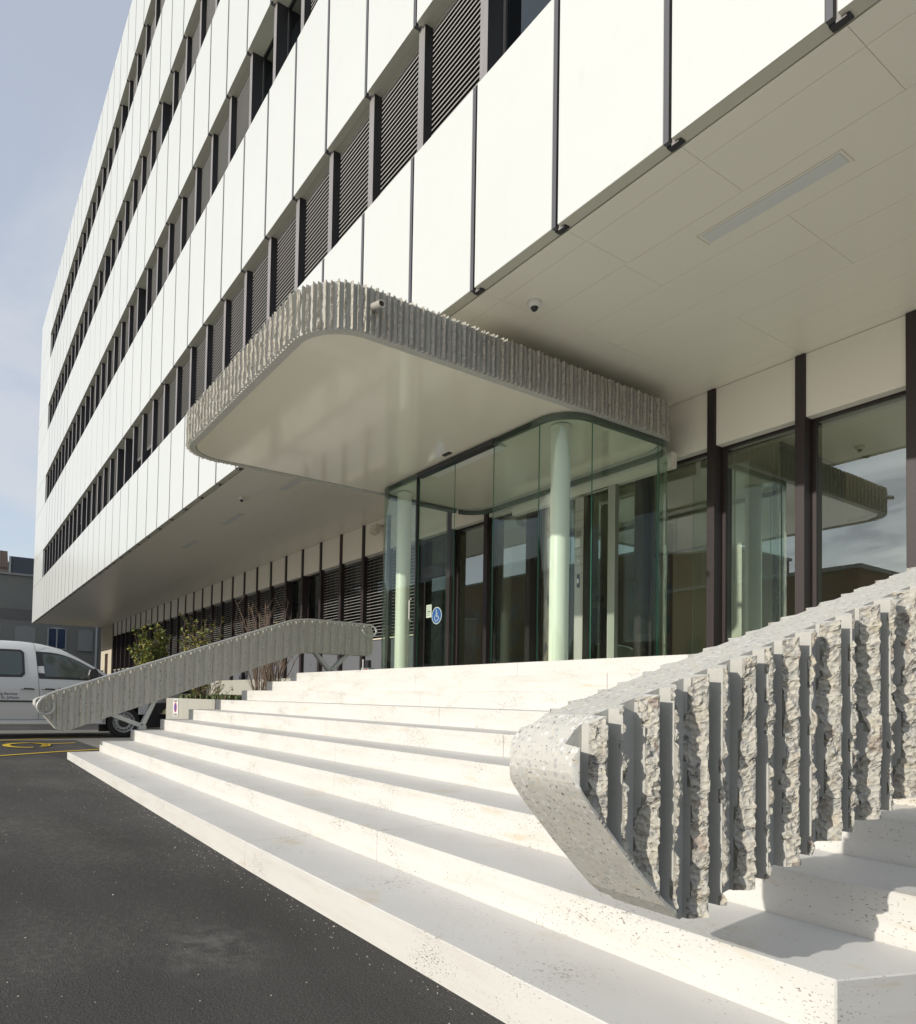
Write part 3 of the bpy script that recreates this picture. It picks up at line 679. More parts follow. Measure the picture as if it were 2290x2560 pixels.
# soffit with real joints
b = MB()
def rect(x0, x1, y0, y1, g_=.005): b.box(x0 + g_, x1 - g_, y0 + g_, y1 - g_, 5.250, 5.27)
ys_ = [3.14, 3.385, 3.96, 4.55, 5.135, 5.725, 6.31, 6.90, 7.20]
xl = XEND
for r in range(8):
    if r == 0 or r == 1: cuts_ = [J0 + .03 - k * m_ for k in range(-5, 41)]
    elif r == 2: cuts_ = [J0 - 4 * k * m_ - 2.4 for k in range(-2, 11)]
    elif r in (3, 4): cuts_ = [7.51 - k * 2 * m_ for k in range(-3, 20)]
    elif r in (5, 6): cuts_ = [6.31 - k * 2 * m_ for k in range(-4, 19)]
    else: cuts_ = [6.31 - k * 4 * m_ for k in range(-2, 10)]
    cuts_ = [XR] + [c for c in cuts_ if XEND + .3 < c < XR] + [XEND]
    cuts_.sort(reverse=True)
    for a_, c_ in zip(cuts_[:-1], cuts_[1:]): rect(c_, a_, ys_[r], ys_[r + 1], .0016)
under(bld, b.build('soffit', M_soffit))
b = MB(); b.box(XEND + .05, XR, 3.102, 7.5, 5.272, 5.33); under(bld, b.build('soffit_backing', M_black))
# recessed ground floor
YR = 7.10; xm = lambda j: -4.545 + 1.1952 * j
JM0, JM1 = -26, 15
for j in range(JM0, JM1):
    x = xm(j); b = MB()
    b.box(x, x + .115, YR, YR + .24, 1.30, 5.248)
    under(bld, b.build('mullion', M_bronze, bevel=.003))
for j in range(JM0, JM1 - 1):
    b = MB(); b.box(xm(j) + .117, xm(j + 1) - .002, YR + .03, YR + .17, 4.47, 5.244); under(bld, b.build('fascia_panel', M_fascia, bevel=.004))
b = MB(); b.box(XEND, XR, YR + .171, YR + .5, 4.50, 5.26); under(bld, b.build('lintel', M_bronze))
door_bays = {2, 3}; para_to = 1
for j in range(JM0, JM1 - 1):
    x0_, x1_ = xm(j) + .116, xm(j + 1) - .001
    zb = 2.40 if j <= para_to else 1.352
    if j == 2: continue
    b = MB(); fr = .045
    b.box(x0_, x0_ + fr, YR + .185, YR + .235, zb, 4.495, 1); b.box(x1_ - fr, x1_, YR + .185, YR + .235, zb, 4.495, 1)
    b.box(x0_ + fr, x1_ - fr, YR + .185, YR + .235, zb, zb + fr, 1); b.box(x0_ + fr, x1_ - fr, YR + .185, YR + .235, 4.44, 4.495, 1)
    b.add([(x0_ + fr, YR + .21, zb + fr), (x1_ - fr, YR + .21, zb + fr), (x1_ - fr, YR + .21, 4.44), (x0_ + fr, YR + .21, 4.44)], [(0, 1, 2, 3)], 0)
    under(bld, b.build('glazing', [M_glass_low if j > para_to else M_glass_dark, M_bronze]))
    if j <= para_to:
        b = MB(); b.box(x0_, x1_, YR + .10, YR + .25, 1.3, 2.37); under(bld, b.build('parapet', M_para))
        b = MB(); b.box(x0_, x1_, YR + .06, YR + .26, 2.371, 2.399); under(bld, b.build('sill', M_sill))
        if not (j in (-4, -3) or j < -21):
            b = MB(); slats(b, x0_ + .01, x1_ - .01, YR + .14, 2.43, 4.42, 26, 0, 14, .066, 1); b.box(x0_ + .01, x1_ - .01, YR + .10, YR + .18, 4.42, 4.468, 0)
            under(bld, b.build('blind', [M_slat, M_slat_shade]))
# glazed door with header in the second bay from the vestibule corner
xd0, xd1 = xm(2) + .116, xm(3) - .001
b = MB(); b.box(xd0, xd1, YR + .12, YR + .25, 3.60, 3.84); b.box(xd0, xd1, YR + .185, YR + .235, 4.44, 4.495)
b.box(xd0, xd0 + .05, YR + .185, YR + .235, 1.352, 3.6); b.box(xd1 - .03, xd1, YR + .185, YR + .235, 1.352, 3.6)
dr = b.build('door', M_bronze); under(bld, dr)
b = MB(); b.box(xd0 + .052, xd1 - .032, YR + .20, YR + .215, 1.36, 3.598); b.box(xd0, xd1, YR + .20, YR + .215, 3.842, 4.439); o = b.build('door_glass', M_glass_dark); under(dr, o)
o.matrix_parent_inverse = Matrix.Identity(4)
def local(o, root):  # child of a part that sits at its parent's origin
    o.parent = root; o.matrix_parent_inverse = Matrix.Identity(4); return o
o.parent = dr
b = MB(); b.add(*(lambda c, r, n: ([(c[0] + r * math.cos(2 * math.pi * k / n), c[1], c[2] + r * math.sin(2 * math.pi * k / n)) for k in range(n)], [tuple(range(n))]))((-1.33, YR + .196, 2.76), .175, 40))
b2 = MB()
def disc(b, cx, y, cz, r, mi, n=40): b.add([(cx + r * math.cos(2 * math.pi * k / n), y, cz + r * math.sin(2 * math.pi * k / n)) for k in range(n)], [tuple(range(n))], mi)
def bar(b, p, q, w, y, mi):
    d_ = Vector((q[0] - p[0], q[1] - p[1])).normalized(); nn = Vector((-d_.y, d_.x)) * w / 2
    b.add([(p[0] + nn.x, y, p[1] + nn.y), (q[0] + nn.x, y, q[1] + nn.y), (q[0] - nn.x, y, q[1] - nn.y), (p[0] - nn.x, y, p[1] - nn.y)], [(0, 1, 2, 3)], mi)
def wheelchair(b, cx, cz, r, y, mi):
    disc(b, cx - .06 * r, y, cz + .66 * r, .12 * r, mi, 16)
    bar(b, (cx - .08 * r, cz + .50 * r), (cx - .02 * r, cz - .12 * r), .15 * r, y, mi)
    bar(b, (cx - .06 * r, cz + .22 * r), (cx + .30 * r, cz + .22 * r), .09 * r, y, mi)
    bar(b, (cx - .05 * r, cz - .10 * r), (cx + .36 * r, cz - .10 * r), .12 * r, y, mi)
    bar(b, (cx + .34 * r, cz - .08 * r), (cx + .52 * r, cz - .52 * r), .11 * r, y, mi)
    bar(b, (cx + .48 * r, cz - .52 * r), (cx + .64 * r, cz - .46 * r), .09 * r, y, mi)
    pts = [(cx - .06 * r + .40 * r * math.cos(R(a)), cz - .30 * r + .40 * r * math.sin(R(a))) for a in range(115, 346, 12)]
    for p, q in zip(pts[:-1], pts[1:]): bar(b, p, q, .10 * r, y, mi)
b2 = MB(); disc(b2, -1.55, YR + .1958, 2.76, .185, 0); disc(b2, -1.55, YR + .1944, 2.76, .165, 1); wheelchair(b2, -1.55, 2.76, .165, YR + .193, 0)
local(b2.build('wheelchair_pictogram', [M_white, M_blue]), dr)
b = MB(); b.box(-1.94, -1.74, YR + .192, YR + .196, 2.74, 3.02)
for k in range(5): b.box(-1.92, -1.78 - .02 * (k % 2), YR + .1905, YR + .1915, 2.97 - k * .045, 2.978 - k * .045, 1)
b.box(-1.90, -1.81, YR + .190, YR + .191, 2.862, 2.874, 1); b.add([(-1.815, YR + .190, 2.885), (-1.775, YR + .190, 2.868), (-1.815, YR + .190, 2.851)], [(0, 1, 2)], 1)
local(b.build('paper_notice', [M_paper, M_ink]), dr)
# interior behind the ground floor glass
b = MB(); b.box(-14, XR, 7.36, 15.0, 1.20, 1.3495); under(bld, b.build('lobby_floor', mat('lobby_floor', (.30, .28, .23), .3)))
b = MB(); b.box(-14, XR, 7.62, 15.0, 4.46, 4.50); under(bld, b.build('lobby_ceiling', M_lobby_ceil))
b = MB(); b.box(-14, XR, 14.9, 15.0, 1.35, 4.46); under(bld, b.build('lobby_wall', M_lobby_dark))
b = MB(); b.box(1.0, 3.0, 11.4, 11.6, 1.35, 4.46, 0); b.box(-3.4, -3.2, 7.7, 14.9, 1.35, 4.46, 0); b.box(6.4, 9.5, 12.0, 12.2, 1.35, 4.46); under(bld, b.build('lobby_wall', M_lobby))
b = MB(); b.box(XEND, -14, 8.3, 8.4, 0, 5.2); b.box(-14.1, -14, 8.3, 15, 0, 5.2); under(bld, b.build('inner_wall', M_room))
b = MB(); b.box(XEND, -14.0, 7.5, 8.3, .8, 1.0); under(bld, b.build('lobby_floor', M_room))
b = MB(); b.box(4.76, 5.08, 8.0, 8.62, 1.352, 4.458); under(bld, b.build('pillar', M_pillar))
b = MB()
for xx in (6.9, 5.9): b.box(xx - 1.1, xx - 1.08, 7.5, 9.2, 1.352, 4.4)
for x_, z_ in ((2.2, 3.1),): b.box(.8, 5.8, 10.9, 11.0, 4.05, 4.09)
b.box(1.6, 1.68, 7.9, 8.0, 1.352, 4.4); b.box(2.3, 2.36, 9.9, 10, 1.352, 4.4)
under(bld, b.build('lobby_frame', M_rim))
b = MB(); b.box(2.35, 3.1, 12.1, 12.5, 1.352, 2.4); b.box(6.4, 8.2, 10.3, 10.9, 1.352, 2.4); under(bld, b.build('reception_desk', M_lobby_dark))
# sliding door posts and header at the back of the vestibule
b = MB(); b.box(3.42, 3.56, 6.96, 7.05, 1.352, 4.30); under(bld, b.build('door_post', M_steel, bevel=.004))
b = MB(); b.box(1.2, 4.55, 6.97, 7.09, 4.30, 4.52); b.box(3.08, 3.4, 6.965, 6.969, 4.285, 4.297, 1); under(bld, b.build('door_header', [M_fascia, M_dark]))
# tan end wall with its narrow door
b = MB(); b.box(XEND, -37.75, 7.05, 7.3, 0, 5.249); b.box(-36.75, -35.62, 7.05, 7.3, 0, 5.249); b.box(-37.75, -36.75, 7.05, 7.3, 3.45, 5.249); o = b.build('side_wall', M_tan); under(bld, o)
b = MB(); b.box(-37.75, -36.75, 7.2, 7.28, 0, 3.45); under(bld, b.build('side_door', mat('dark_red_door', (.06, .02, .02), .5)))

# intercom post
ic = empty('intercom_post', (2.86, 7, 1.35), 'tall steel intercom post with speaker grille and buttons by the sliding door', 'intercom')
b = MB(); b.box(2.77, 2.95, 6.93, 7.09, 1.352, 4.24, fm={'+x': 1}); under(ic, b.build('post', [M_steel, mat('dark_post_side', (.14, .11, .09), .4, .5)], bevel=.003))  # right side of the post set darker than its front
for z in (4.02, 3.87, 3.74, 3.43, 3.29, 3.15, 3.01):
    b = MB(); b.box(2.775, 2.945, 6.926, 6.929, z - .002, z + .002); under(ic, b.build('panel_joint', M_dark))
b = MB(); b.box(2.79, 2.92, 6.922, 6.928, 3.60, 3.72)
for k in range(7): b.box(2.80, 2.91, 6.919, 6.9215, 3.612 + k * .015, 3.617 + k * .015, 1)
under(ic, b.build('speaker_grille', [M_steel, M_dark]))
b = MB(); b.box(2.785, 2.88, 6.921, 6.928, 3.445, 3.585); under(ic, b.build('name_plate', M_white))
for z in (3.37, 3.22):
    b = MB(); b.tube([(2.86, 6.915, z), (2.86, 6.928, z)], .014, 14); under(ic, b.build('call_button', M_white))
b = MB(); b.box(2.83, 2.885, 6.921, 6.928, 2.79, 3.0, 0); b.box(2.835, 2.872, 6.918, 6.9205, 2.86, 2.93, 1); under(ic, b.build('card_reader', [M_dark, M_white]))

# soffit fittings
def dome(x, y, label):
    t = empty('security_camera', (x, y, 5.25), label, 'security camera', 'dome cameras on the soffit')
    b = MB(); n = 28; prof = [(.0, 5.249), (.072, 5.249), (.074, 5.235), (.070, 5.205), (.055, 5.19)]
    vs = [(x + r * math.cos(2 * math.pi * k / n), y + r * math.sin(2 * math.pi * k / n), z) for r, z in prof[1:] for k in range(n)]
    b.add(vs, [(q * n + k, q * n + (k + 1) % n, (q + 1) * n + (k + 1) % n, (q + 1) * n + k) for q in range(3) for k in range(n)] + [tuple(3 * n + k for k in range(n))])
    under(t, b.build('housing', M_white, smooth=True))
    b = MB(); vs = [(x + .04 * math.cos(a) * math.cos(2 * math.pi * k / n), y + .04 * math.cos(a) * math.sin(2 * math.pi * k / n), 5.19 - .045 * math.sin(a)) for a in [R(q) for q in (0, 25, 50, 75)] for k in range(n)]
    b.add(vs, [(q * n + k, q * n + (k + 1) % n, (q + 1) * n + (k + 1) % n, (q + 1) * n + k) for q in range(3) for k in range(n)] + [tuple(3 * n + k for k in range(n))])
    under(t, b.build('lens_dome', M_dark, smooth=True))
dome(5.24, 3.69, 'small white dome camera on the soffit right of the canopy'); dome(-3.93, 3.77, 'small white dome camera on the soffit far left of the canopy')
for k, (x0_, x1_, lb) in enumerate(((6.91, 8.11, 'flush grey linear light in the soffit at upper right'), (-2.85, -1.65, 'flush grey linear light in the soffit just left of the canopy'), (-6.5, -5.3, 'flush grey linear light in the soffit, second left of the canopy'), (-10.1, -8.9, 'flush grey linear light in the soffit, farthest left'))):
    t = empty('soffit_light', ((x0_ + x1_) / 2, 4.25, 5.25), lb, 'ceiling light', 'linear lights in the soffit')
    b = MB(); b.box(x0_ - .03, x1_ + .03, 4.15, 4.155, 5.2455, 5.249); b.box(x0_ - .03, x0_ - .025, 4.155, 4.355, 5.2455, 5.249); b.box(x1_ + .025, x1_ + .03, 4.155, 4.355, 5.2455, 5.249); under(t, b.build('trim', M_sill))
    b = MB(); b.box(x0_, x1_, 4.18, 4.33, 5.243, 5.2485); under(t, b.build('diffuser', M_lamp))
t = empty('floodlight', (-3.52, 6.95, 5.0), 'small beige floodlight on the fascia left of the glass vestibule', 'floodlight')
b = MB(); b.box(-3.56, -3.48, 6.86, 7.12, 5.02, 5.06); under(t, b.build('bracket', M_steel))
b = MB(); b.prism([(6.78, 4.86), (6.92, 4.80), (6.98, 5.02), (6.84, 5.06)], -3.64, -3.40, 'x'); under(t, b.build('lamp_head', M_sill, bevel=.01))

# lift control post on the landing
t = empty('lift_control_post', (.5, 4.45, 1.35), 'short grey control box with red button beside the far handrail', 'control post')
b = MB(); b.box(.44, .60, 4.40, 4.52, 1.352, 1.47); under(t, b.build('box', mat('grey_box', (.22, .25, .25), .4, .4), bevel=.006))
b = MB(); b.box(.36, .438, 4.40, 4.50, 1.352, 1.475); under(t, b.build('side_plate', M_galv))
b = MB(); b.box(.40, .52, 4.44, 4.50, 1.476, 1.60); under(t, b.build('cap', M_dark))
b = MB(); b.tube([(.54, 4.385, 1.44), (.54, 4.40, 1.44)], .018, 16); under(t, b.build('red_button', M_red))
b = MB(); b.tube([(.33, 4.45, 1.352), (.33, 4.45, 1.62)], .009, 8); under(t, b.build('rod', M_white))

# ------------------------------------------------------------------ planter
pl = empty('planter', (-1.5, 4, .1), 'pale concrete planter wall at the left end of the stairs', 'planter')
b = MB(); b.box(-2.9, -.002, 2.05, 2.20, 0, .90); under(pl, b.build('front_wall', M_conc2, bevel=.006))
b = MB(); b.box(-2.9, -2.75, 2.201, 5.85, 0, .895); under(pl, b.build('side_wall', M_conc2, bevel=.006))
b = MB()
for x0_, x1_ in ((-14.2, -10.3), (-10.29, -6.4), (-6.39, -3.2), (-3.19, -.002)): b.box(x0_, x1_, 5.86, 5.998, 0, 1.43)
under(pl, b.build('back_wall', M_conc2, bevel=.005))
b = MB(); n = 26
vs = [(-14.1 + 14.09 * i / n, 2.21 + 3.64 * j / 8, .86 + .03 * vnoise(i * .9, j * .7, 4)) for j in range(9) for i in range(n + 1)]
soil = MB()
soil.add([(x, y, z - (0 if x > -2.8 else .3)) for x, y, z in vs], [(j * (n + 1) + i, j * (n + 1) + i + 1, (j + 1) * (n + 1) + i + 1, (j + 1) * (n + 1) + i) for j in range(8) for i in range(n)])
tag(soil.build('planting_bed', mat('soil', (.06, .045, .03), .95)), kind='structure')
# ground cover tufts
gcv = MB(); rg_ = random.Random(5)
for _ in range(3800):
    x = rg_.uniform(-2.85, -.02) if rg_.random() < .55 else rg_.uniform(-13.5, -2.9); y = rg_.uniform(2.2, 5.8) if rg_.random() < .5 else rg_.uniform(2.2, 3.0)
    h = rg_.uniform(.03, .12); a = rg_.uniform(0, 6.28); w = rg_.uniform(.012, .03); tilt = rg_.uniform(-.05, .05); z0 = .87 if x > -2.8 else .57
    dx, dy = math.cos(a) * w, math.sin(a) * w
    gcv.add([(x - dx, y - dy, z0), (x + dx, y + dy, z0), (x + dx * .6 + tilt, y + dy * .6, z0 + h), (x - dx * .6 + tilt, y - dy, z0 + h * .9)], [(0, 1, 2, 3)], 0 if rg_.random() < .7 else 1)
def leafmat(name, c1, c2):
    def bl(t, b):
        oi = N(t, 'ShaderNodeNewGeometry'); t.links.new(mixc(t, oi.outputs['Random Per Island'], c1, c2), b.inputs['Base Color'])
    return mat(name, rough=.6, build=bl)
M_gc1 = leafmat('ground_green', (.05, .08, .02), (.12, .14, .05)); M_gc2 = leafmat('ground_brown', (.16, .12, .06), (.10, .07, .04))
tag(gcv.build('ground_cover', [M_gc1, M_gc2]), 'low green ground cover growing in the concrete planter', 'ground cover', kind='stuff')
# dropping: wall sign
t = empty('wall_sign', (-2.2, 2.04, .72), 'small no parking sign fixed to the front of the pale planter wall', 'sign')
b = MB(); b.box(-2.37, -2.05, 2.036, 2.049, .57, .885, 0); under(t, b.build('plate', M_white, bevel=.002))
b = MB(); disc(b, -2.21, 2.0345, .735, .088, 1); disc(b, -2.21, 2.0335, .735, .066, 0); bar(b, (-2.254, .779), (-2.166, .691), .018, 2.0325, 1); under(t, b.build('no_parking_symbol', [M_blue, M_red]))
b = MB()
for z, w in ((.862, .12), (.840, .10), (.615, .10), (.596, .12)): b.box(-2.21 - w, -2.21 + w, 2.0335, 2.0355, z - .006, z + .006)
under(t, b.build('text_lines', M_ink))

# ------------------------------------------------------------------ shrubs
M_bark = mat('twig_bark', (.17, .12, .085), .85)
L_green = leafmat('leaf_green', (.07, .11, .02), (.19, .23, .05)); L_yel = leafmat('leaf_yellow', (.34, .29, .04), (.24, .22, .05)); L_dry = leafmat('leaf_dry', (.20, .11, .07), (.28, .18, .11))
def shrub(x, y, z, h, w, stems, leaves, seed, label, ymix=.25, lmats=(L_green, L_yel), size=.05, lo=.12):
    rn = random.Random(seed); t = empty('shrub', (x, y, z), label, 'shrub', 'young shrubs in the bed by the stairs')
    b = MB(); lf = MB(); tips = []
    for i in range(stems):
        a = rn.uniform(0, 6.28); sp = w * .5 * rn.uniform(.3, 1); hh = h * rn.uniform(.6, 1)
        base = Vector((x + .10 * math.cos(a) * rn.random(), y + .10 * math.sin(a) * rn.random(), z)); pts = [base]; c1 = rn.uniform(-.05, .05)
        for k in range(1, 8):
            q = k / 7; pts.append(base + Vector((math.cos(a) * sp * q ** 1.2 + c1 * math.sin(q * 5) + rn.uniform(-.012, .012), math.sin(a) * sp * q ** 1.2 + rn.uniform(-.02, .02), hh * q * (1 - .08 * q))))
        b.tube(pts, [.010 * (1 - .75 * k / 7) + .0015 for k in range(8)], 5, caps=False)
        for k in range(2, 8):
            for _ in range(2):
                if rn.random() < .75:
                    p = pts[k - 1].lerp(pts[k], rn.random()); aa = rn.uniform(0, 6.28); L = rn.uniform(.10, .30) * h / 2; e = p + Vector((math.cos(aa) * L * .6, math.sin(aa) * L * .6, L * .9))
                    m2 = p.lerp(e, .5) + Vector((0, 0, -.015)); b.tube([p, m2, e], [.004, .003, .0015], 4, caps=False); tips.append((p, e))
    for _ in range(leaves):
        p, e = rn.choice(tips); c = p.lerp(e, rn.random()) + Vector((rn.uniform(-.04, .04), rn.uniform(-.04, .04), rn.uniform(-.03, .05)))
        if c.z < z + lo * h: continue
        u = Vector((rn.uniform(-1, 1), rn.uniform(-1, 1), rn.uniform(-.6, .6))).normalized(); v = u.cross(Vector((rn.uniform(-1, 1), rn.uniform(-1, 1), rn.uniform(-1, 1)))).normalized(); s_ = size * rn.uniform(.6, 1.25)
        lf.add([c - u * s_, c + v * s_ * .45, c + u * s_, c - v * s_ * .45], [(0, 1, 2), (0, 2, 3)], 1 if rn.random() < ymix else 0)
    under(t, b.build('branches', M_bark))
    if lf.v: under(t, lf.build('foliage', list(lmats)))
shrub(-12.9, 4.0, .58, 2.75, 1.15, 40, 5200, 1, 'leafy yellow-green shrub farthest left behind the handrail', .28, size=.062)
shrub(-7.3, 4.0, .58, 2.6, 1.1, 32, 1100, 2, 'sparse shrub with a few green leaves in the middle of the bed', .35, size=.06)
shrub(-2.1, 3.85, .88, 2.15, 1.5, 26, 90, 3, 'bare reddish-brown twiggy shrub nearest the entrance', .5, (L_dry, L_yel), .03, .3)
shrub(-3.9, 4.3, .60, 2.7, 1.4, 20, 60, 8, 'bare twiggy shrub just behind the reddish-brown one', .5, (L_dry, L_yel), .03, .3)
shrub(-4.5, 3.3, .60, .85, 1.0, 14, 260, 4, 'low leafy shrub under the middle of the far handrail', .15, (L_green, L_yel), .035)

# ------------------------------------------------------------------ van
VG = .09; VX = -4.11
van = empty('parked_van', (VX - .9, 0, VG), 'white panel van parked behind the far handrail, red and black lettering', 'van')
M_vw = mat('van_white', (.60, .61, .62), .28, spec=.5, coat=.6); M_tyre = mat('tyre', (.018, .018, .018), .85); M_rimv = mat('wheel_steel', (.40, .41, .42), .35, .6)
def smooth_poly(pts, it=2):
    for _ in range(it):
        q = []
        for a, b_ in zip(pts, pts[1:]):
            q += [(.75 * a[0] + .25 * b_[0], .75 * a[1] + .25 * b_[1]), (.25 * a[0] + .75 * b_[0], .25 * a[1] + .75 * b_[1])]
        pts = [pts[0]] + q + [pts[-1]]
    return pts
roofl = smooth_poly([(-2.02, 1.80), (-1.6, 1.90), (-.62, 1.93), (-.2, 1.925), (.15, 1.88), (.45, 1.80), (.75, 1.645), (1.2, 1.36), (1.42, 1.22)], 1)
hood = smooth_poly([(1.42, 1.22), (1.75, 1.14), (2.15, 1.02), (2.36, .86), (2.42, .62)], 1)
# side body as a slab stack of cross-sections: outline below the belt, narrowing glasshouse above
def van_section(y, ztop, zbelt=1.21):
    inset = lambda z: .0 if z <= zbelt else .20 * ((z - zbelt) / .7) ** 1.25
    zs = [.36, .42, .55, .80, 1.0, min(zbelt, ztop - .05)]
    s_ = [(VX - (.05 if z < .5 else (.02 if z < .6 else .0)) - .0, z) for z in zs]
    if ztop > zbelt + .1:
        for q in (.25, .5, .75, .92): z = zbelt + (ztop - zbelt) * q; s_.append((VX - inset(z) - (.03 if q > .9 else 0), z))
        s_.append((VX - inset(ztop) - .12, ztop - .012)); s_.append((VX - .9, ztop + .02))
    else:
        for q in (.25, .5, .75, .92): s_.append((VX - .02 - .03 * q, s_[5][1] + (ztop - s_[5][1]) * q))
        s_.append((VX - .12, ztop - .004)); s_.append((VX - .9, ztop + .03))
    return s_
ytop = roofl + hood[1:]
ysamp = np.linspace(-2.02, 2.42, 75); zt = np.interp(ysamp, [p_[0] for p_ in ytop], [p_[1] for p_ in ytop])
b = MB(); vs = []
for y, z in zip(ysamp, zt):
    sec = van_section(y, z); endin = max(0, (y - 2.0)) ** 2 * .9 + max(0, (-1.85 - y)) ** 2 * 1.5
    full = [(x - endin, zz) for x, zz in sec] + [(2 * (VX - .9) - x + endin, zz) for x, zz in sec[::-1][1:]]
    vs += [(x, y, zz) for x, zz in full]
ns = len(full)
fs = [(i * ns + k, i * ns + k + 1, (i + 1) * ns + k + 1, (i + 1) * ns + k) for i in range(len(ysamp) - 1) for k in range(ns - 1)]
def archy(y, z, yc, r=.37): return (y - yc) ** 2 + (z - .43) ** 2 < r * r
keep = []
for f_ in fs:
    c = np.mean([vs[i] for i in f_], 0)
    if (archy(c[1], c[2], 1.56) or archy(c[1], c[2], -1.22)) and c[2] < .83 and abs(c[0] - (VX - .9)) > .6: continue
    keep.append(f_)
keep += [tuple(range(ns)), tuple((len(ysamp) - 1) * ns + k for k in range(ns))[::-1]]
b.add(vs, keep); body = b.build('body', M_vw); smooth_angle(body, 40); under(van, body)
b = MB()
for yc in (1.56, -1.22):
    pts = [(yc + .375 * math.cos(R(a)), .43 + .375 * math.sin(R(a))) for a in range(-12, 193, 8)]
    vsl = [(xx, p_[0], p_[1]) for p_ in pts for xx in (VX - .01, VX - .40)]
    b.add(vsl, [(2 * i, 2 * i + 2, 2 * i + 3, 2 * i + 1) for i in range(len(pts) - 1)])
    b.box(VX - .42, VX - .40, yc - .4, yc + .4, .2, .85)
under(van, b.build('wheel_arch', M_dark))
def side_panel(poly, dx, name, m, th=.006, inset_fn=None):
    b = MB(); vs = []; f_ = lambda z: 0 if z <= 1.21 else .20 * ((z - 1.21) / .7) ** 1.25
    n = len(poly)
    for y, z in poly: vs.append((VX - f_(z) + dx, y, z))
    for y, z in poly: vs.append((VX - f_(z) + dx - th, y, z))
    b.add(vs, [tuple(range(n)), tuple(range(n, 2 * n))[::-1]] + [(i, (i + 1) % n, n + (i + 1) % n, n + i) for i in range(n)]); return b
def dens(poly, n=5):
    q = []
    for a, c in zip(poly, poly[1:] + poly[:1]):
        for k in range(n): q.append((a[0] + (c[0] - a[0]) * k / n, a[1] + (c[1] - a[1]) * k / n))
    return q
def scalep(poly, s_):
    cy_ = np.mean([p_[0] for p_ in poly]); cz_ = np.mean([p_[1] for p_ in poly]); return [(cy_ + (p_[0] - cy_) * s_, cz_ + (p_[1] - cz_) * s_) for p_ in poly]
fw_ = smooth_poly([(-.03, 1.73), (.28, 1.72), (.52, 1.66), (.76, 1.55), (1.02, 1.40), (1.20, 1.27), (1.21, 1.20)], 1) + [(.03, 1.215)]
rw_ = [(-.9, 1.75), (-.28, 1.75), (-.22, 1.70), (-.20, 1.30), (-.25, 1.235), (-.9, 1.225)]
for poly in (fw_, rw_):
    w_ = side_panel(dens(poly, 3), .004, 'f', M_dark).build('window', M_dark); under(van, w_)
    inner = [(p_[0], p_[1]) for p_ in scalep(poly, .84)]
    gl_ = side_panel(dens(inner, 3), .010, 'g', M_glass_car).build('pane', mat('car_window', (.045, .06, .055), .06, spec=.6, coat=.6)); local(gl_, w_); gl_.matrix_parent_inverse = Matrix.Identity(4)
    w_.matrix_parent_inverse = Matrix.Translation(-Vector(van.location))
# door seams, handles, trim
for pts in ([(-.07, 1.90), (-.03, 1.74), (.02, 1.21), (.05, .9), (.04, .45)], [(-.95, 1.85), (-.97, 1.2), (-.98, .45)], [(1.05, 1.2), (1.10, .9), (1.12, .7)], [(-.98, .45), (1.15, .45)]):
    b = MB(); pts = dens(pts + [], 4)[:len(pts) * 4 - 3]; fx = lambda z: 0 if z <= 1.21 else .20 * ((z - 1.21) / .7) ** 1.25
    b.tube([(VX - fx(z) + .001, y, z) for y, z in pts], .0035, 4); under(van, b.build('door_seam', M_dark))
for y0_, y1_ in ((-.25, -.05), (.10, .30)):
    b = MB(); b.tube([(VX + .0, y0_, 1.02), (VX + .035, y0_ + .03, 1.025), (VX + .035, y1_ - .03, 1.02), (VX, y1_, 1.015)], .014, 8); under(van, b.build('door_handle', M_dark))
b = MB(); b.box(VX - .004, VX + .014, -2.0, -.05, .775, .805); b.box(VX - .004, VX + .014, .06, 1.12, .775, .805); under(van, b.build('side_moulding', M_dark))
b = MB(); b.box(VX - .02, VX + .012, -1.0, 1.14, .37, .43); under(van, b.build('rocker_sill', M_vw, bevel=.006))
b = MB(); b.prism([(1.95, .28), (2.30, .30), (2.45, .42), (2.46, .70), (2.38, .80), (2.05, .78), (1.96, .62)], VX - 1.78, VX - .01, 'x'); under(van, b.build('bumper', M_dark, bevel=.02))
b = MB(); b.prism([(.86, 1.22), (1.00, 1.23), (1.03, 1.36), (.98, 1.44), (.87, 1.42), (.84, 1.3)], VX + .02, VX + .20, 'x'); under(van, b.build('wing_mirror', M_dark, bevel=.015))
b = MB(); b.prism([(2.06, .88), (2.30, .86), (2.25, .97), (2.08, 1.03)], VX - .30, VX - .012, 'x'); under(van, b.build('headlight', mat('headlight_glass', (.5, .52, .54), .1)))
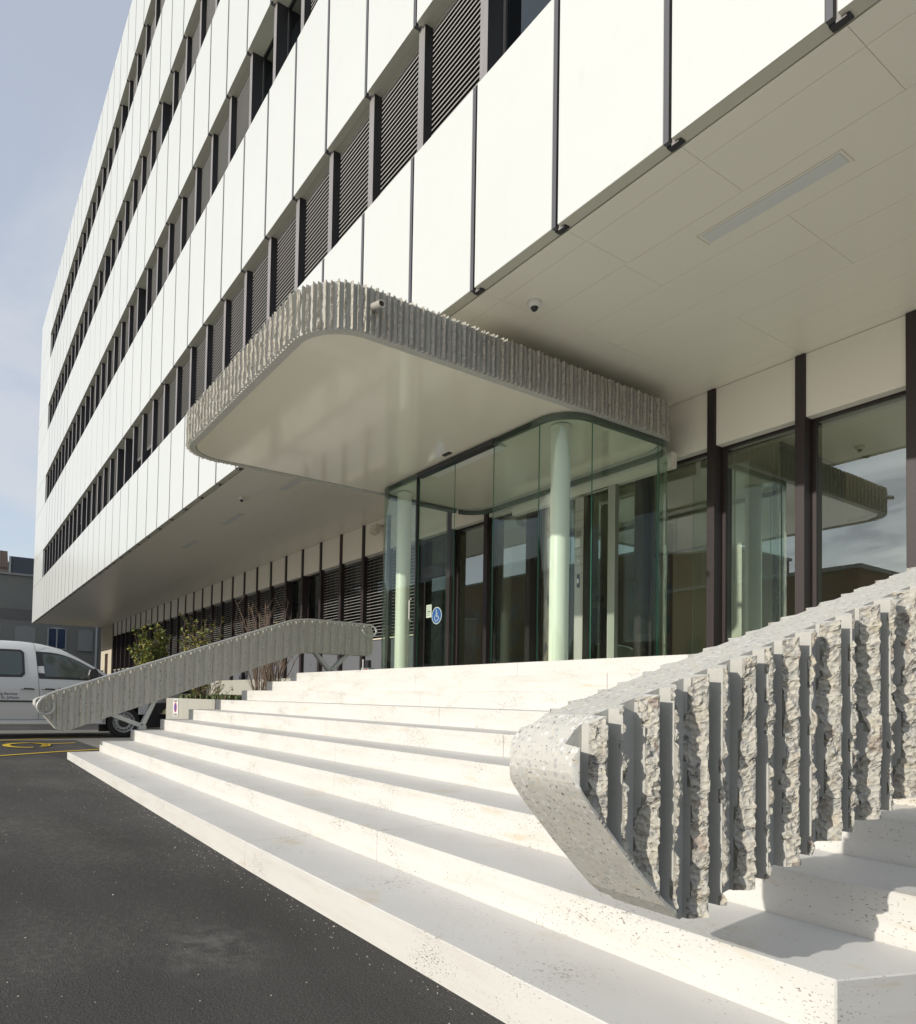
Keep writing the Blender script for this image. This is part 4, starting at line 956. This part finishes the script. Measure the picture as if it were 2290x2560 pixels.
for yc in (1.56, -1.22):
    w_ = MB(); n = 40; prof = [(-.20, .19), (-.20, .29), (-.17, .31), (-.03, .31), (-.005, .295), (.0, .26), (-.012, .21)]
    vs = [(VX - .03 + a, yc + r_ * math.cos(2 * math.pi * k / n), .40 + r_ * math.sin(2 * math.pi * k / n)) for a, r_ in prof for k in range(n)]
    w_.add(vs, [(q * n + k, q * n + (k + 1) % n, (q + 1) * n + (k + 1) % n, (q + 1) * n + k) for q in range(6) for k in range(n)])
    wh = w_.build('wheel', M_tyre); smooth_angle(wh, 50); under(van, wh)
    r_b = MB(); prof = [(-.012, .212), (.0, .205), (-.005, .19), (-.03, .178), (-.02, .165), (-.012, .14), (-.018, .105), (-.045, .10), (-.05, .0)]
    vs = [(VX - .03 + a, yc + r_ * math.cos(2 * math.pi * k / n), .40 + r_ * math.sin(2 * math.pi * k / n)) for a, r_ in prof for k in range(n)]
    r_b.add(vs, [(q * n + k, q * n + (k + 1) % n, (q + 1) * n + (k + 1) % n, (q + 1) * n + k) for q in range(8) for k in range(n)])
    for k in range(14):
        th = 2 * math.pi * k / 14; c_ = (yc + .158 * math.cos(th), .40 + .158 * math.sin(th)); nn = 8
        r_b.add([(VX - .043 + .004, c_[0] + .014 * math.cos(2 * math.pi * q / nn), c_[1] + .014 * math.sin(2 * math.pi * q / nn)) for q in range(nn)], [tuple(range(nn))], 1)
    disc_pts = [(VX - .030, yc + .10 * math.cos(2 * math.pi * q / 24), .40 + .10 * math.sin(2 * math.pi * q / 24)) for q in range(24)]
    r_b.add(disc_pts, [tuple(range(24))], 1)
    rb_ = r_b.build('rim', [M_rimv, M_dark]); local(rb_, wh)
def text(body_, size, loc, m, parent, name='lettering', rot=(R(90), 0, R(90)), ext=.001):
    cu = bpy.data.curves.new(name, 'FONT'); cu.body = body_; cu.size = size; cu.extrude = ext
    o = bpy.data.objects.new(name, cu); COL.objects.link(o); dg = bpy.context.evaluated_depsgraph_get(); me = bpy.data.meshes.new_from_object(o.evaluated_get(dg)); bpy.data.objects.remove(o)
    me.materials.clear(); me.materials.append(m); o = bpy.data.objects.new(name, me); COL.objects.link(o); o.location = loc; o.rotation_euler = rot; under(parent, o); return o
text('ng-Service', .072, (VX + .004, -.615, .905), M_ink, van); text('tis St. Johann', .072, (VX + .004, -.66, .835), M_ink, van); text('Sp', .12, (VX + .004, .36, .965), M_red, van)

# ------------------------------------------------------------------ buildings around
def b_grey(t, b):
    v = pos(t); n = noise(t, v, .6, 4); t.links.new(mixc(t, n, (.19, .19, .175), (.235, .232, .21)), b.inputs['Base Color'])
M_gw = mat('grey_render', rough=.9, build=b_grey); M_gw2 = mat('grey_render_pale', (.28, .285, .275), .9); M_gdark = mat('grey_band', (.15, .148, .138), .9)
def b_tile(t, b):
    wv = N(t, 'ShaderNodeTexWave'); wv.inputs['Scale'].default_value = 2.2; wv.inputs['Distortion'].default_value = 1.5; t.links.new(pos(t), wv.inputs['Vector'])
    wv.bands_direction = 'Y'
    n = noise(t, pos(t), 5, 4); c = mixc(t, n, (.07, .05, .04), (.15, .11, .085)); t.links.new(mixc(t, .5, c, wv.outputs['Fac'], 'MULTIPLY'), b.inputs['Base Color'])
M_tile = mat('roof_tile', rough=.85, build=b_tile)
bb = empty('old_building', (-52, 4, 0), 'old grey rendered building with tiled roof at the far left', 'building')
BX = -47
b = MB(); b.box(BX - 8, BX, -30, 2.0, 0, 9.25); b.box(BX - 8, BX - .0, 2.0, 26, 0, 9.27); under(bb, b.build('wall', M_gw))
b = MB(); b.box(BX, BX + .12, -30, 26, 9.27, 9.42); under(bb, b.build('cornice', mat('cornice', (.30, .30, .28), .8)))
b = MB(); b.box(BX, BX + .02, -30, 26, 6.10, 6.86); under(bb, b.build('string_course', M_gdark))
b = MB(); b.add([(BX + .1, -30, 9.42), (BX + .1, 2.1, 9.42), (BX - 1.6, 2.1, 11.2), (BX - 1.6, -30, 11.2), (BX - 6, -30, 11.2), (BX - 6, 2.1, 11.2), (BX - 8, -30, 9.3), (BX - 8, 2.1, 9.3)], [(0, 1, 2, 3), (3, 2, 5, 4), (4, 5, 7, 6), (0, 3, 4, 6), (1, 7, 5, 2)]); under(bb, b.build('tiled_roof', M_tile))
b = MB(); b.box(BX - 6, BX - .1, 2.25, 12, 9.43, 10.62); under(bb, b.build('dormer', mat('slate_cladding', (.085, .095, .115), .7)))
b = MB(); b.box(BX - .09, BX + .04, 2.12, 2.24, 9.43, 10.6); b.box(BX - .3, BX - .1, .9, 1.0, 9.75, 10.2); under(bb, b.build('flashing', M_galv))
b = MB(); b.tube([(BX + .12, 8.02, 0), (BX + .12, 8.02, 6.1)], .07, 10); under(bb, b.build('drain_pipe', mat('pale_pipe', (.45, .47, .48), .5)))
def arch_poly(y0, y1, z0, z1, rise=.12):
    q = [(y0, z0), (y1, z0), (y1, z1 - rise)]
    for k in range(1, 8): a = k / 8; q.append((y1 + (y0 - y1) * a, z1 - rise + rise * math.sin(math.pi * a)))
    return q + [(y0, z1 - rise)]
for y0_, y1_, z0_ in ((-.4, 1.75, 3.9), (2.65, 3.95, 3.9), (6.75, 7.78, 4.12), (-3.6, -1.6, 3.9)):
    b = MB(); b.prism(arch_poly(y0_, y1_, z0_, 5.68), BX, BX + .03, 'x'); b.box(BX + .03, BX + .10, y0_ - .05, y1_ + .05, z0_ - .06, z0_, 0); under(bb, b.build('blind_window', M_gw2))
b = MB(); b.prism(arch_poly(4.72, 5.98, 4.1, 5.72), BX, BX + .04, 'x'); w_ = b.build('window', mat('window_frame', (.42, .43, .42), .6)); under(bb, w_)
b = MB(); b.prism(arch_poly(4.80, 5.29, 4.17, 5.62, .02), BX + .041, BX + .05, 'x'); b.prism(arch_poly(5.38, 5.90, 4.17, 5.62, .02), BX + .041, BX + .05, 'x'); local(b.build('pane', mat('blue_pane', (.03, .05, .10), .08, spec=.8)), w_)
t = empty('low_wall', (-33, 6.5, 0), 'low grey parapet wall beside the tan wall', 'wall'); b = MB(); b.box(-37, -31, 5.6, 5.8, 0, 2.15); under(t, b.build('wall_body', M_para)); b = MB(); b.box(-37.05, -30.95, 5.57, 5.83, 2.15, 2.2); under(t, b.build('coping', M_gw2))

# street side opposite, seen only in reflections
def b_brick(t, b):
    br = N(t, 'ShaderNodeTexBrick'); br.inputs['Scale'].default_value = 1.0; br.inputs['Brick Width'].default_value = .25; br.inputs['Row Height'].default_value = .08; br.inputs['Mortar Size'].default_value = .008
    br.inputs['Color1'].default_value = (.16, .075, .045, 1); br.inputs['Color2'].default_value = (.11, .055, .035, 1); br.inputs['Mortar'].default_value = (.14, .12, .10, 1)
    sp = N(t, 'ShaderNodeSeparateXYZ'); g_ = N(t, 'ShaderNodeNewGeometry'); t.links.new(g_.outputs['Position'], sp.inputs[0]); cb = N(t, 'ShaderNodeCombineXYZ'); t.links.new(sp.outputs[0], cb.inputs[0]); t.links.new(sp.outputs[2], cb.inputs[1]); t.links.new(cb.outputs[0], br.inputs['Vector'])
    t.links.new(br.outputs['Color'], b.inputs['Base Color'])
M_brick = mat('brown_brick', rough=.9, build=b_brick)
def block(x0, x1, y0, y1, h, label, wm=M_brick):
    t = empty('brick_building', ((x0 + x1) / 2, (y0 + y1) / 2, 0), label, 'building')
    b = MB(); b.box(x0, x1, y0, y1, 0, h); under(t, b.build('wall', wm)); b = MB(); b.box(x0 - .2, x1 + .2, y0 - .2, y1 + .2, h, h + .25); under(t, b.build('roof', M_gw))
    x = x0 + 1.5; zr = [1.2 + 3 * k for k in range(int((h - 1.2) // 3))]
    while x < x1 - 2.4:
        for z in zr: b = MB(); b.box(x, x + 1.3, y1, y1 + .05, z, z + 1.6); under(t, b.build('window', mat('w', (.03, .04, .05), .1) if 'w' not in bpy.data.materials else bpy.data.materials['w']))
        x += 3.4
block(-110, -26, -52, -38, 15.0, 'tall brown brick building across the street, seen reflected in the vestibule glass')
block(-24, -10.3, -42, -31, 9.6, 'brown brick building across the street, seen reflected in the lobby glass')
block(16, 44, -46, -34, 6.0, 'low brown brick building across the street, farthest right')

# ------------------------------------------------------------------ people in the lobby
def person(x, y, z0, h, rot, coat, label):
    t = empty('person', (x, y, z0), label, 'person')
    k = h / 1.75
    J = {'pel': (0, 0, .95), 'wai': (0, 0, 1.10), 'che': (0, .01, 1.30), 'nek': (0, .0, 1.48), 'hd0': (0, -.02, 1.56),
         'hl': (.09, 0, .90), 'kl': (.10, -.02, .50), 'al': (.10, .02, .09), 'tl': (.11, -.15, .04), 'hr': (-.09, 0, .90), 'kr': (-.11, -.01, .50), 'ar': (-.12, .03, .09), 'tr': (-.13, -.14, .04),
         'sl': (.17, .01, 1.42), 'el': (.24, .03, 1.14), 'wl': (.22, -.13, .93), 'sr': (-.17, .01, 1.42), 'er': (-.24, .04, 1.14), 'wr': (-.21, -.12, .94)}
    rad = {'pel': .145, 'wai': .135, 'che': .155, 'nek': .058, 'hd0': .055, 'hl': .095, 'kl': .07, 'al': .05, 'tl': .045, 'hr': .095, 'kr': .07, 'ar': .05, 'tr': .045, 'sl': .075, 'el': .055, 'wl': .04, 'sr': .075, 'er': .055, 'wr': .04}
    E_ = [('pel', 'wai'), ('wai', 'che'), ('che', 'nek'), ('nek', 'hd0'), ('pel', 'hl'), ('hl', 'kl'), ('kl', 'al'), ('al', 'tl'), ('pel', 'hr'), ('hr', 'kr'), ('kr', 'ar'), ('ar', 'tr'), ('che', 'sl'), ('sl', 'el'), ('el', 'wl'), ('che', 'sr'), ('sr', 'er'), ('er', 'wr')]
    names = list(J); vs = [J[n_] for n_ in names]; rr_ = [rad[n_] for n_ in names]; ed = [(names.index(a), names.index(b_)) for a, b_ in E_]
    for sx, wn in ((1, 'wl'), (-1, 'wr')):      # palm and five fingers
        w0 = Vector(J[wn]); pi_ = len(vs); vs.append(tuple(w0 + Vector((0, -.05, -.05)))); rr_.append(.030); ed.append((names.index(wn), pi_))
        for q, (dx, L) in enumerate(((-.028, .060), (-.010, .072), (.009, .068), (.027, .052))):
            a = len(vs); vs.append(tuple(w0 + Vector((dx, -.075, -.085)))); rr_.append(.010); vs.append(tuple(w0 + Vector((dx, -.085, -.085 - L * .5)))); rr_.append(.009); vs.append(tuple(w0 + Vector((dx, -.070, -.085 - L)))); rr_.append(.008)
            ed += [(pi_, a), (a, a + 1), (a + 1, a + 2)]
        a = len(vs); vs.append(tuple(w0 + Vector((-sx * .035, -.055, -.045)))); rr_.append(.011); vs.append(tuple(w0 + Vector((-sx * .048, -.075, -.085)))); rr_.append(.010); ed += [(pi_, a), (a, a + 1)]
    me = bpy.data.meshes.new('body'); me.from_pydata([tuple(c * k for c in v) for v in vs], ed, []); o = bpy.data.objects.new('body', me); COL.objects.link(o)
    md = o.modifiers.new('skin', 'SKIN'); sk = me.skin_vertices[0].data
    for i, r_ in enumerate(rr_): sk[i].radius = (r_ * k, r_ * k * (.72 if names[i] in ('pel', 'wai', 'che') else 1) if i < len(names) else r_ * k)
    sk[0].use_root = True; s2 = o.modifiers.new('sub', 'SUBSURF'); s2.levels = 1; s2.render_levels = 1
    dg = bpy.context.evaluated_depsgraph_get(); me2 = bpy.data.meshes.new_from_object(o.evaluated_get(dg)); bpy.data.objects.remove(o)
    # head with face joined into the same mesh
    bm = bmesh.new(); bm.from_mesh(me2)
    bm2 = bmesh.new(); bmesh.ops.create_uvsphere(bm2, u_segments=24, v_segments=18, radius=1)
    for v in bm2.verts:
        c = v.co; r_ = Vector((c.x * .076, c.y * .095, c.z * .118))
        if c.z < -.2: r_.x *= 1 - .35 * (-c.z - .2); r_.y *= 1 - .12 * (-c.z - .2)
        if c.y < -.6 and abs(c.x) < .22 and -.35 < c.z < .12: r_.y -= .022 * (1 - abs(c.x) / .22)      # nose
        if c.y < -.5 and .02 < c.z < .25 and .2 < abs(c.x) < .55: r_.y += .008                            # eye sockets
        if c.y < -.6 and -.62 < c.z < -.45 and abs(c.x) < .35: r_.y -= .005                               # lips
        if abs(c.x) > .93 and -.2 < c.z < .2: r_.x *= 1.14                                                # ears
        v.co = (r_ + Vector((0, -.025, 1.645))) * k
    tmp = bpy.data.meshes.new('h'); bm2.to_mesh(tmp); n0 = len(bm.faces); bm.from_mesh(tmp); bm.faces.ensure_lookup_table()
    for f_ in bm.faces:
        z = f_.calc_center_median().z / k; yy = f_.calc_center_median().y / k
        f_.material_index = 1 if (z > 1.50 or (z < .90 and yy < -.12 and z > .5)) else (2 if z < .92 else 0); f_.smooth = True
    bm.to_mesh(me2); bm.free(); bm2.free(); me2.materials.clear()
    for m in (coat, mat('skin', (.42, .24, .16), .6), mat('dark_trousers', (.02, .022, .03), .9)): me2.materials.append(m)
    o = bpy.data.objects.new('body', me2); COL.objects.link(o); o.parent = t
    bm = bmesh.new(); bmesh.ops.create_uvsphere(bm, u_segments=20, v_segments=14, radius=1)
    for v in bm.verts:
        c = v.co; v.co = Vector((c.x * .086, c.y * .103 + .008, c.z * .118 + .018)) * k + Vector((0, -.018, 1.655)) * k
    bmesh.ops.delete(bm, geom=[f_ for f_ in bm.faces if (lambda c: c.z / k < 1.60 or (c.y / k < -.055 and c.z / k < 1.735))(f_.calc_center_median())], context='FACES')
    mh = bpy.data.meshes.new('hair'); bm.to_mesh(mh); bm.free(); mh.materials.append(mat('dark_hair', (.02, .015, .012), .7)); h_ = bpy.data.objects.new('hair', mh); COL.objects.link(h_); h_.parent = t
    t.rotation_euler = (0, 0, rot)
person(4.20, 10.6, 1.35, 1.76, R(-25), mat('dark_jacket', (.022, .022, .024), .9), 'person in dark jacket standing in the lobby behind the big pane')
person(1.0, 9.5, 1.35, 1.78, R(50), mat('black_coat', (.014, .014, .016), .9), 'person in black coat standing behind the intercom post door gap')
